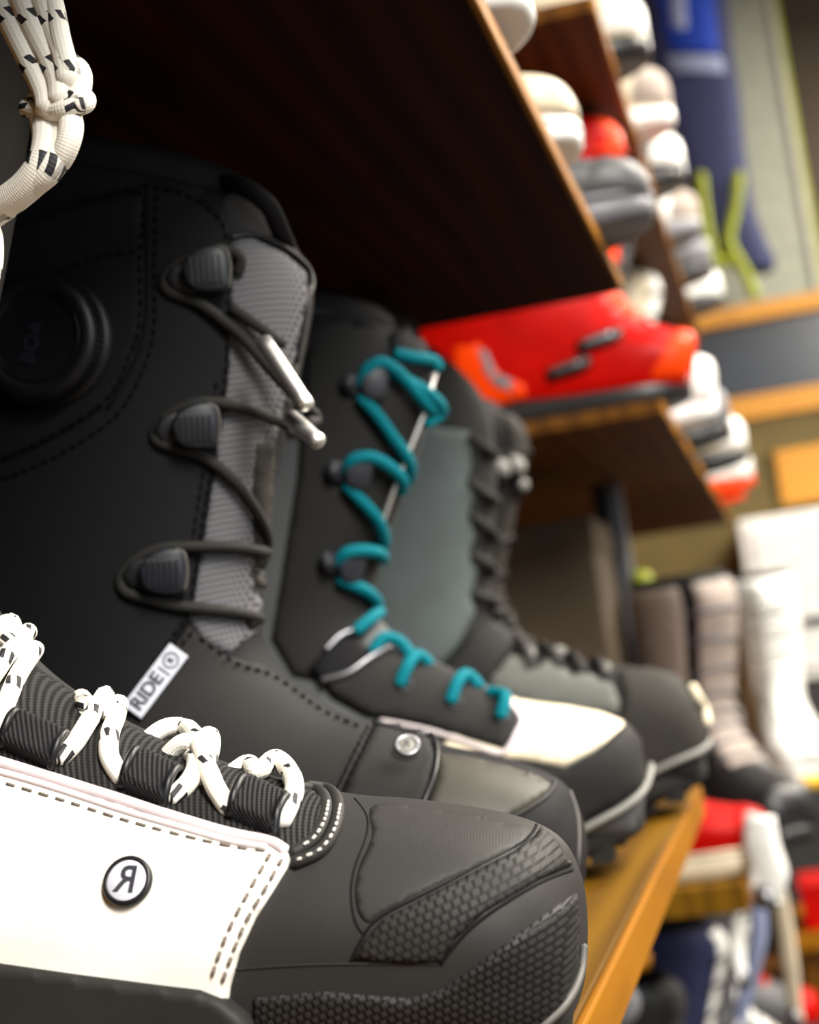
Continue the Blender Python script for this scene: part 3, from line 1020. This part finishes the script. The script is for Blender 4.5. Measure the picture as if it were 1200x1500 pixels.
b3.patch('ankle_strap', [(454, 982), (496, 932), (528, 944), (545, 962), (520, 985), (480, 1006)], black_cloth, h=.0065, edge=.7)
b3.cord('strap_trim', [(478, 956), (496, 936), (512, 930)], .0020, metal_d, off=.006)
b3.cord('strap_trim', [(474, 1000), (510, 992), (540, 972), (566, 958)], .0020, metal_d, off=.006)
for c in ((592, 1010), (664, 1036), (733, 1060)):
    M = b3.frame(c, (c[0] + 20, c[1] + 6), .0046)
    pyd('eyelet', *lathe_data([(7, 0), (8, 2.5), (12, 3), (13.5, 1), (13.5, -2)], M, 20)[:2], rub_plastic, es)
for c in ((540, 566), (516, 692), (500, 826)):
    M = b3.frame(c, (c[0] + 40, c[1]), .003)
    hk = pyd('lace_hook', *prism_data([(-44, 4), (-36, -14), (-16, -16), (14, -14), (18, 2), (12, 16), (-16, 16), (-36, 18)], M, -3, 8, .25)[:2], slate_plastic, b3.root)
    out = cr([(-16, -12), (0, -24), (18, -18), (24, 4), (20, 22), (0, 26), (-14, 14)], 4, True)
    pyd('hook_cap', *prism_data([(p.x, p.y) for p in out], M, 10, 24, .18)[:2], slate_plastic, hk)
    pyd('hook_stud', *lathe_data([(0, 0), (11, 0), (11, 14), (9, 17), (0, 18)], M @ Matrix.Translation((-32, 2, 0)), 18)[:2], slate_plastic, hk)
R = .0036
for pts in (
        [(574, 524, .004), (600, 533, .006), (640, 540, .006)],
        [(526, 566, .004), (534, 546, .008), (552, 538, .009), (574, 552, .008), (598, 578, .007), (616, 598, .006), (622, 590, .004)],
        [(560, 545, .004), (584, 560, .006), (612, 578, .008), (624, 598, .008), (610, 616, .004)],
        [(526, 584, .004), (545, 606, .006), (566, 640, .006), (584, 672, .006), (590, 700, .002)],
        [(504, 690, .004), (510, 674, .008), (530, 667, .009), (552, 676, .008), (572, 696, .007), (577, 716, .003)],
        [(504, 710, .004), (522, 732, .006), (540, 756, .006), (548, 785, .005), (546, 806, .003)],
        [(488, 822, .004), (496, 804, .008), (514, 798, .009), (534, 802, .008), (550, 816, .003)],
        [(490, 846, .004), (510, 858, .006), (530, 872, .005), (544, 888, .002)],
        [(548, 902, .002), (536, 916, .006), (518, 932, .004)],
        [(544, 962, .002), (556, 948, .006), (580, 956, .005), (600, 972, .002)],
        [(586, 1010, .003), (594, 992, .007), (606, 976, .006), (626, 982, .002)],
        [(660, 1036, .003), (666, 1018, .007), (678, 1006, .006), (700, 1016, .002)],
        [(734, 1060, .003), (738, 1046, .007), (734, 1036, .006), (714, 1024, .002)]):
    b3.cord('lace', pts, R, cord_t, n=12, off=.002)

# ---------------------------------------------------------------- boot 4: slate panels, dark laces
toe4, Y4 = -.0675, 1.1
pix4 = [(1030, 1115), (1031, 1080), (1022, 1035), (992, 990), (940, 978), (880, 972), (830, 962), (790, 948), (750, 925), (722, 875), (720, 800),
        (726, 720), (724, 650), (715, 602), (695, 565), (650, 520), (620, 500)]
sta4 = sta_from_px(Y4, pix4, backline(.315, .375, -.28), WS, ES, toe4)
b4 = Boot('slate grey snowboard boot with dark laces and dark toe cap', Y4, toe4, sta4, charcoal, 'large snowboard boots in a row')
b4.sole(.030, charcoal, None, length=.31, wid=.053, lift=.012, lugs=14, back=.003)
b4.cord('midsole_rim', [(800, 1195), (880, 1160), (945, 1131), (990, 1112), (1022, 1098), (1032, 1085)], .0022, rim_g, off=.0040)
liner(b4, black_cloth, .018)
b4.patch('quarter_panel', [(560, 630), (620, 624), (684, 632), (690, 680), (682, 705), (692, 730), (684, 755), (694, 785), (686, 810), (696, 840), (688, 870), (694, 900), (672, 945), (648, 975), (560, 960), (480, 930), (480, 700)], slate_cl, h=.005)['label'] = 'slate grey side panel with scalloped front edge'
b4.patch('ankle_strap', [(690, 925), (715, 912), (745, 930), (752, 950), (722, 990), (704, 1012), (640, 1000), (662, 965)], charcoal, h=.006, edge=.7)
b4.patch('vamp_panel', [(748, 962), (775, 966), (786, 984), (800, 968), (826, 980), (840, 994), (852, 984), (878, 996), (900, 1010), (908, 1030), (905, 1048), (840, 1046), (760, 1030), (710, 1005), (728, 985)], mat('pale_slate_cloth', (.115, .118, .105), .75, tex='grain', scale=.6, strength=.3, spec=.3), h=.005)
b4.patch('toe_cap', [(905, 985), (950, 980), (990, 992), (1018, 1030), (1028, 1078), (1028, 1100), (960, 1126), (860, 1160), (860, 1070), (912, 1050), (914, 1020)], olive_k, h=.003, edge=.6)
b4.cord('toe_piping', [(1012, 1006), (1022, 1030), (1028, 1062)], .0030, cream, off=.0045)
for c in ((772, 962), (820, 962), (884, 985)):
    M = b4.frame(c, (c[0] + 20, c[1] + 4), .004)
    pyd('eyelet', *lathe_data([(4, 0), (5, 4), (9, 5), (11, 2), (11, -2)], M, 18)[:2], rim_g, b4.root)
for pts in ([(684, 640), (700, 655), (722, 668)], [(684, 706), (702, 722), (724, 735)], [(686, 755), (705, 772), (722, 790)], [(688, 812), (704, 826), (722, 840)], [(690, 870), (708, 880), (726, 890)],
            [(776, 985), (768, 962), (750, 935)], [(820, 984), (806, 966), (790, 950)], [(855, 992), (842, 975), (830, 964)], [(885, 998), (878, 982), (868, 973)], [(720, 900), (736, 905), (744, 922)]):
    b4.cord('lace', [(p[0], p[1], .003 if i == 1 else 0) for i, p in enumerate(pts)], .0034, cord_k, n=10, off=.003)

# ---------------------------------------------------------------- simpler boots further off
def mini(label, y, toe, z, m_up, m_cap, m_sole, m_shaft=None, m_lace=None, group=None, low=False, sta=None, name='snowboard_boot', rim=None, cat='boot', lugs=0, thick=.026, tongue=None, W=.048, hs=.84, rot=0., root=None):
    st = sta or std_sta(0, .33, W=W)
    if low:
        st = [((a[0], a[1] * hs), b, ww, e) for a, b, ww, e in st[:9]]
        st[-1] = ((-.125, .118), (-.255, .10), .043, .9)
        st[-2] = ((-.118, .110), (-.268, .05), .045, .7)
        st[-3] = ((-.100, .096), (-.235, .02), .047, .5)
    b = Boot(label, y, toe, st, m_up, group, ns=70, nf=40, z=z, name=name, cat=cat)
    n = len(b.A) - 1
    k = len(st) - 1
    f = n / k
    L = -min(s[1][0] for s in st)
    b.sole(thick, m_sole, rim, length=L, wid=W * 1.06, lift=.010, lugs=lugs)
    b.band('toe_cap', 1, 3.6 * f, -1.9, 1.9, m_cap, .0018, 14, 24)
    if not low:
        b.band('shaft_panel', 8.6 * f, n - 1, .75, 2 * math.pi - .75, m_shaft or m_up, .002, 18, 36)
        b.band('tongue', 5.2 * f, n - .5, -.5, .5, tongue or m_cap, .003, 24, 12)
        liner(b, black_cloth, .010)
        rows = [5.6, 6.4, 7.2, 8.0, 9.0, 10.0, 11.0, 12.0]
    else:
        b.band('tongue', 4.6 * f, n - .5, -.5, .5, tongue or m_cap, .003, 12, 12)
        rows = [4.8, 5.6, 6.4, 7.2]
    for j, r in enumerate(rows):
        pts = [b.surf(r * f + (.12 * q if j % 2 else -.12 * q), q * .22, .0045 if abs(q) < 3 else .001) for q in range(-3, 4)]
        tube('lace', pts, .0022, m_lace or cord_k, b.root, n=7, sub=3)
    if rot:
        b.root.rotation_euler.z = rot
        b.root.location.x, b.root.location.y = root
    return b


white_pl = mat('white_shell', (.84, .83, .80), .35)
cream_pl = mat('cream_shell', (.60, .51, .37), .45)
red_pl = mat('red_shell', (.40, .0015, .0001), .4, spec=.12, strength=.1)
orange_pl = mat('orange_shell', (.75, .045, .0004), .4, spec=.15, strength=.1)
yellow_pl = mat('yellow_rubber', (.85, .48, .02), .4)
grey_pl = mat('grey_shell', (.060, .060, .064), .5)
lgrey = mat('light_grey_rubber', (.13, .13, .145), .5)
pink_g = mat('pinkish_grey_cloth', (.32, .265, .23), .75)
dark_pl = mat('dark_shell', (.008, .008, .009), .4)
neon = mat('neon_green_strap', (.26, .30, .004), .5)
blue_cl = mat('blue_cloth', (.008, .035, .30), .6, spec=.2)
navy_cl = mat('navy_grey_cloth', (.024, .027, .075), .65, spec=.2)
pale_bl = mat('pale_blue_print', (.20, .23, .36), .6)
tan_box = mat('tan_cardboard', (.050, .032, .014), .75)

X = lambda px, py, Y: at(px, py, Y).x

b5 = mini('dark snowboard boot behind the slate grey one, last on the oak shelf', 1.3 - .12 + .14, -.10, 0, charcoal, olive_k, black_rub, group='large snowboard boots in a row', sta=std_sta(.0, .36))
for c, r in (((722, 694), 20), ((744, 690), 20), ((768, 722), 14)):
    p = b5.hit(c[0], c[1])
    q = at(c[0], c[1], b5.y - .02)
    n = Vector((.75, -.6, .2)).normalized()
    u = n.cross(Vector((0, 0, 1))).normalized()
    v = n.cross(u)
    k = (p - CAM).length / FPX
    Mx = Matrix.Translation(p) @ Matrix(((u.x, v.x, n.x, 0), (u.y, v.y, n.y, 0), (u.z, v.z, n.z, 0), (0, 0, 0, 1))) @ Matrix.Scale(k, 4)
    kb = pyd('lace_hook', *lathe_data([(0, -16), (r * .6, -16), (r * .55, 6), (r, 10), (r * 1.05, 18), (r * .8, 24), (0, 25)], Mx, 24)[:2], rub_plastic, b5.root)
    pyd('hook_cap', *lathe_data([(0, 24), (r * .7, 24), (r * .6, 28), (0, 29)], Mx, 24)[:2], rim_g, kb)

G1 = 'shoes on the shelf above the large snowboard boots'
ZA = .407
mini('white low shoe on the upper shelf, its toe nearest the camera', .72, X(780, 30, .72), ZA, white_pl, white_pl, white_pl, group=G1, low=True, hs=.72, name='low_shoe', cat='shoe', thick=.018)
mini('cream low shoe with white sole on the upper shelf, beside the grey shoe', .93, X(848, 190, .93), ZA, cream_pl, cream_pl, white_pl, group=G1, rim=white_pl, low=True, hs=.66, name='low_shoe', cat='shoe', thick=.016)
mini('grey low shoe with pale grey sole at the upper shelf end', 1.13, X(956, 300, 1.13), ZA, grey_pl, grey_pl, lgrey, group=G1, rim=lgrey, low=True, hs=.68, name='low_shoe', cat='shoe', thick=.02)

# red ski boot whose cuff rises behind the shelf end
ZB = .350
std = std_sta(.060, .31, W=.052)
red = mini('glossy red-orange boot with black sole on the middle shelf of the far rack', 1.68, X(1004, 515, 1.68), ZB, red_pl, orange_pl, dark_pl, m_shaft=red_pl, m_lace=orange_pl, sta=std, thick=.034, tongue=orange_pl, name='ski_boot', group='boots on the middle shelf of the far rack')
for (a, b_) in (((880, 500), (905, 492)), ((835, 540), (850, 535))):
    M = red.frame(a, b_, 0)
    bk = pyd('buckle', *prism_data([(-34, -9), (20, -11), (34, -4), (34, 6), (20, 11), (-34, 8)], M, -2, 12, .15)[:2], dark_pl, red.root)
    pyd('buckle_lever', *prism_data([(-26, -4), (18, -5), (18, 5), (-26, 4)], M, 12, 17, .2)[:2], metal_d, bk)
red.patch('heel_panel', [(664, 506), (700, 500), (735, 552), (768, 562), (772, 582), (725, 600), (690, 592), (664, 570)], orange_pl, h=.003)
red.patch('heel_print', [(698, 512), (712, 512), (728, 546), (756, 560), (752, 578), (728, 570), (708, 546)], lgrey, h=.0042)
G2 = 'boots on the middle shelf of the far rack'
mini('white boot with orange tongue right next to the red-orange boot', 1.86, X(1044, 560, 1.86), ZB, white_pl, white_pl, white_pl, group=G2, tongue=orange_pl, m_lace=orange_pl, sta=std_sta(.03, .33))
mini('grey boot with pale toe, beyond the white boot on the middle far shelf', 2.10, X(1074, 640, 2.10), ZB, grey_pl, lgrey, dark_pl, group=G2, tongue=grey_pl)
mini('dark-soled boot with shiny pale toe, fourth on the middle far shelf', 2.45, X(1100, 690, 2.45), ZB, cream_pl, white_pl, dark_pl, group=G2)
mini('small white-toed boot near the far end of the middle far shelf', 2.95, X(1108, 722, 2.95), ZB, white_pl, white_pl, orange_pl, group=G2)
mini('orange boot at the far end of the middle far shelf', 3.25, X(1094, 745, 3.25), ZB, orange_pl, orange_pl, orange_pl, group=G2)

G3 = 'boots on the top shelf of the far rack'
ZC = .703
mini('cream boot with black strap on the top far shelf, nearest end', 1.62, X(955, 90, 1.62), ZC, cream_pl, white_pl, dark_pl, group=G3, tongue=dark_pl)
mini('large white boot second along the top far shelf', 1.86, X(990, 190, 1.86), ZC, cream_pl, pink_g, white_pl, group=G3)
mini('dark boot with white toe, third along the top far shelf', 2.12, X(1004, 250, 2.12), ZC, dark_pl, white_pl, dark_pl, group=G3)
mini('white boot with grey sole, fourth along the top far shelf', 2.42, X(1024, 310, 2.42), ZC, white_pl, pink_g, lgrey, group=G3)
mini('grey boot fifth along the top far shelf', 2.72, X(1040, 360, 2.72), ZC, grey_pl, lgrey, dark_pl, group=G3)
mini('pale boot with dark sole, last on the top far shelf', 3.0, X(1056, 410, 3.0), ZC, white_pl, white_pl, dark_pl, group=G3)

G4 = 'footwear on the lower shelf of the far rack'
ZD = -.15
mini('low red shoe with cream sole at the near end of the lower far shelf', 1.78, X(1118, 1150, 1.78), ZD, red_pl, red_pl, cream_pl, low=True, name='low_shoe', cat='shoe', group=G4, rim=cream_pl)
mini('pinkish grey boot with black lacing on the lower far shelf', 2.06, -.1, ZD, dark_pl, dark_pl, dark_pl, m_shaft=pink_g, m_lace=lgrey, group=G4, tongue=pink_g, rot=math.radians(-58), root=(-.105, 1.99))
mini('tall bright white boot with yellow sole on the lower far shelf', 2.5, -.1, ZD, white_pl, white_pl, yellow_pl, m_shaft=white_pl, m_lace=white_pl, tongue=white_pl, group=G4, sta=std_sta(.03, .335), W=.045, rot=math.radians(-78), root=(X(1138, 1000, 2.56), 2.56))
mini('dark boot beyond the white one on the lower far shelf', 3.0, X(1150, 1000, 3.0), ZD, grey_pl, dark_pl, dark_pl, group=G4)

G5 = 'boots on the bottom shelf of the far rack'
ZF = -.62
for y, tx, a, b, c, lb in ((1.95, -.10, dark_pl, grey_pl, dark_pl, 'black boot nearest on the bottom far shelf'), (2.25, -.06, navy_cl, white_pl, dark_pl, 'navy boot with white toe on the bottom far shelf'), (2.55, -.03, grey_pl, white_pl, yellow_pl, 'grey boot with white toe and yellow sole on the bottom far shelf'), (2.9, -.05, grey_pl, red_pl, dark_pl, 'grey boot with red toe on the bottom far shelf')):
    mini(lb, y, tx, ZF, a, b, c, group=G5)

# brown box, upright post
t = thing('cardboard_box', 'plain brown box standing on the lower far shelf beside a post', 'box', (-.36, 1.95, ZD), None)
bevbox('box_body', -.52, -.208, 1.86, 2.06, ZD, .26, tan_box, t, bev=.003)
bevbox('box_lid', -.523, -.205, 1.857, 2.063, .23, .268, tan_box, t, bev=.003)
x0 = X(893, 900, 2.23)
x1 = X(936, 900, 2.23)
t = thing('upright_post', 'dark and pale metal post between the brown box and the pinkish boot', 'post', ((x0 + x1) / 2, 2.24, ZD))
bevbox('post_core', x0, (x0 + x1) / 2 + .002, 2.23, 2.26, ZD, .336, dark_pl, t, bev=.002)
bevbox('post_face', (x0 + x1) / 2 + .002, x1, 2.225, 2.26, ZD, .336, lgrey, t, bev=.002)
kb = at(945, 852, 2.23)
pyd('post_clip', *lathe_data([(0, -.02), (.016, -.02), (.018, 0), (.014, .012), (0, .014)], Matrix.Translation((x1 + .01, 2.235, kb.z)) @ Matrix.Rotation(-math.pi / 2, 4, 'X').inverted(), 20)[:2], neon, t)

# white straps hanging from the lower far shelf
G6 = 'pale straps hanging below the lower far shelf'
for i, (pts, wd, m, lb) in enumerate((
        ([(1112, 1195), (1116, 1240), (1128, 1280), (1122, 1312)], .020, white_pl, 'broad white strap hanging highest below the tall white boot'),
        ([(1082, 1260), (1078, 1340), (1082, 1400), (1088, 1430)], .013, white_pl, 'white strap hanging leftmost below the lower far shelf'),
        ([(1104, 1270), (1112, 1360), (1098, 1430), (1080, 1510)], .010, pale_bl, 'pale bluish strap hanging between two white straps'),
        ([(1138, 1290), (1150, 1360), (1158, 1420), (1166, 1490)], .012, cream_pl, 'cream strap hanging rightmost below the lower far shelf'))):
    Y = 1.72 + .055 * i
    P = [at(p[0], p[1], Y) for p in pts]
    top = Vector((XE + .008, Y, ZD - .012))
    t = thing('hanging_strap', lb, 'strap', P[-1], G6)
    tube('webbing', [top, top.lerp(P[0], .5) + Vector((0, 0, -.004))] + P, [wd * .35, wd * .4, wd * .8, wd, wd, wd * .7], m, t, n=12, flat=.45)
    pyd('strap_clip', *lathe_data([(0, -.012), (wd * .6, -.012), (wd * .7, 0), (wd * .5, .012), (0, .012)], Matrix.Translation(P[-1]), 16)[:2], metal_d, t)

# grey pipe handle under the oak shelf end
t = thing('pipe_handle', 'pale grey bent pipe sticking out under the oak shelf', 'handle', (-.2, 1.5, -.3))
P = [at(880, 1425, 1.5), at(905, 1440, 1.5), at(925, 1468, 1.5), at(912, 1492, 1.5), at(870, 1510, 1.52), at(780, 1540, 1.55), at(650, 1570, 1.55)]
tube('pipe', P, .0085, lgrey, t, n=14)
tube('pipe_grip', [at(915, 1385, 1.51), at(930, 1400, 1.51), at(944, 1412, 1.51)], .011, wood_e, t, n=12)

# ---------------------------------------------------------------- far end of the shop
Yp = 4.9
xr = X(1166, 160, Yp)
zb = at(1120, 452, Yp).z
t = thing('wall_panel', 'tall grey-green panel behind the hanging blue bag', 'panel', ((-.4 + xr) / 2, Yp, zb))
bevbox('panel_sheet', -.55, xr - .03, Yp, Yp + .05, zb, 2.38, paint_g, t, bev=.004)
bevbox('panel_trim', xr - .03, xr - .012, Yp - .012, Yp + .05, zb, 2.38, paint_w, t, bev=.003)
bevbox('panel_edge', xr - .012, xr, Yp - .01, Yp + .05, zb, 2.38, neon, t, bev=.002)

# glazed display case under it
Yc = 4.5
t = thing('display_case', 'yellow wooden rails framing a dark glass pane', 'case', (.3, Yc, at(1100, 600, Yc).z))
z1 = at(1110, 455, Yc).z
z2 = at(1110, 595, Yc).z
h = 26 / FPX * Yc
bevbox('rail', -.5, .75, Yc, Yc + .06, z1 - h / 2, z1 + h / 2, mat('yellow_wood', (.50, .215, .004), .45, tex='wood', strength=.2, dark=(.44, .18, .003)), t, bev=.004)
bevbox('rail', -.5, .75, Yc, Yc + .06, z2 - h * .65, z2 + h * .65, MATS['yellow_wood'], t, bev=.004)
bevbox('pane', -.5, .75, Yc + .03, Yc + .045, z2, z1, mat('slate_glass', (.024, .032, .046), .25), t, bev=.001)
bevbox('stile', .70, .75, Yc - .002, Yc + .06, z2, z1, MATS['yellow_wood'], t, bev=.004)
z3 = at(1110, 770, Yc).z
bevbox('base_board', -.5, .75, Yc + .02, Yc + .07, at(1110, 1000, Yc).z, z2 - h * .65, olive_p, t, bev=.003)
bx0 = X(1140, 700, Yc)
t2 = thing('notice_plate', 'yellow plate fixed below the display case rails', 'plate', (bx0 + .1, Yc, at(1160, 740, Yc).z))
bevbox('plate_board', bx0, bx0 + .22, Yc - .015, Yc + .018, at(1160, 738, Yc).z, at(1160, 658, Yc).z, MATS['yellow_wood'], t2, bev=.004)
bevbox('plate_rim', bx0 - .012, bx0 + .232, Yc - .006, Yc + .018, at(1160, 744, Yc).z, at(1160, 652, Yc).z, olive_p, t2, bev=.004)
# white wall cabinet
Yw = 4.2
wx = X(1098, 880, Yw)
za, zc = at(1150, 752, Yw).z, at(1150, 1000, Yw).z
t = thing('wall_cabinet', 'bright white cabinet with small dark handle below the yellow plate', 'cabinet', (wx + .25, Yw + .1, zc))
bevbox('cabinet_body', wx, wx + .55, Yw, Yw + .33, zc, za, white_pl, t, bev=.008)
bevbox('cabinet_door', wx + .03, wx + .52, Yw - .014, Yw - .001, zc + .03, za - .03, white_pl, t, bev=.005)
hz = at(1190, 908, Yw).z
d = bevbox('door_handle', X(1178, 908, Yw), X(1178, 908, Yw) + .10, Yw - .035, Yw - .013, hz - .010, hz + .010, dark_pl, t, bev=.004)
# dark plinth cabinet below with a red carton
t = thing('plinth_cabinet', 'dark grey low cabinet under the white cabinet', 'cabinet', (wx + .3, Yw + .2, FZ))
bevbox('plinth_body', wx - .05, wx + .75, Yw + .02, Yw + .45, FZ, zc - .005, mat('dark_grey_paint', (.022, .02, .019), .55), t, bev=.006)
bevbox('plinth_door', wx - .03, wx + .34, Yw + .005, Yw + .02, FZ + .06, zc - .03, MATS['dark_grey_paint'], t, bev=.004)
bevbox('plinth_door', wx + .36, wx + .73, Yw + .005, Yw + .02, FZ + .06, zc - .03, MATS['dark_grey_paint'], t, bev=.004)
rx = X(1176, 1330, 3.2)
rz0, rz1 = at(1180, 1365, 3.2).z, at(1180, 1296, 3.2).z
t = thing('display_stand', 'brown wooden stand carrying a red carton beside the far rack', 'stand', (rx + .1, 3.3, FZ))
bevbox('stand_top', rx - .025, rx + .30, 3.16, 3.5, rz0 - .03, rz0, wood_e, t, bev=.003)
for dx in (0, .24):
    for dy in (3.18, 3.44):
        bevbox('leg', rx - .02 + dx, rx + .02 + dx, dy, dy + .04, FZ, rz0 - .03, wood_b, t, bev=.003)
bevbox('stand_shelf', rx - .02, rx + .29, 3.18, 3.48, FZ + .25, FZ + .27, wood_b, t, bev=.003)
t = thing('red_carton', 'small red carton on the brown wooden stand', 'carton', (rx + .1, 3.3, rz0))
bevbox('carton_body', rx, rx + .2, 3.2, 3.36, rz0, rz1 - .012, red_pl, t, bev=.003)
bevbox('carton_lid', rx - .003, rx + .203, 3.197, 3.363, rz1 - .014, rz1, red_pl, t, bev=.003)

# hanging blue bag
Yg = 4.55


def slab(name, rows, th, m, parent):
    """soft padded shape: rows of (left px, right px, y px)"""
    vs, fs = [], []
    R_ = cr([(a, b, c) for a, b, c in rows], 5)
    n = 20
    for r in R_:
        a, b = at(r.x, r.z, Yg), at(r.y, r.z, Yg)
        c = (a + b) / 2
        hw_ = (b - a) / 2
        for k in range(n):
            g = 2 * math.pi * k / n
            vs.append(c + hw_ * se(math.cos(g), .6) + Vector((0, th * se(math.sin(g), .6), 0)))
    m_ = len(R_)
    for i in range(m_ - 1):
        for k in range(n):
            fs.append((i * n + k, i * n + (k + 1) % n, (i + 1) * n + (k + 1) % n, (i + 1) * n + k))
    fs.append(tuple(range(n)))
    fs.append(tuple((m_ - 1) * n + k for k in range(n)))
    return pyd(name, vs, fs, m, parent)


bag = thing('hanging_bag', 'blue and navy padded bag with pale print hanging at the far wall', 'bag', at(1040, 390, Yg))
slab('bag_body', [(930, 1062, -160), (936, 1064, -60), (950, 1072, 60), (965, 1084, 140), (985, 1092, 220), (1010, 1104, 300), (1035, 1122, 350), (1062, 1136, 382), (1085, 1130, 396)], .06, navy_cl, bag)
slab('front_pocket', [(952, 1046, -140), (956, 1050, -40), (968, 1056, 50), (980, 1060, 86)], .075, blue_cl, bag)
slab('print_patch', [(984, 1016, -60), (978, 1014, 10), (982, 1016, 48), (988, 1012, 56)], .080, pale_bl, bag)
slab('pocket_band', [(968, 1066, 92), (974, 1068, 104), (978, 1070, 116)], .070, pale_bl, bag)
tube('bag_hook', [at(1000, -150, Yg), at(1004, -200, Yg), at(1020, -225, Yg + .1), at(1030, -225, Yp)], .008, metal_d, bag)
for pts, lb in (([(1026, 255), (1032, 310), (1040, 360), (1046, 380), (1064, 384)], 'neon green strap hanging left in front of the blue bag'), ([(1082, 255), (1078, 300), (1068, 345), (1072, 365), (1090, 396), (1106, 434)], 'neon green strap hanging right in front of the blue bag')):
    tube('bag_strap', [at(p[0], p[1], Yg - .075) for p in pts], .016, neon, bag, n=12, flat=.5)
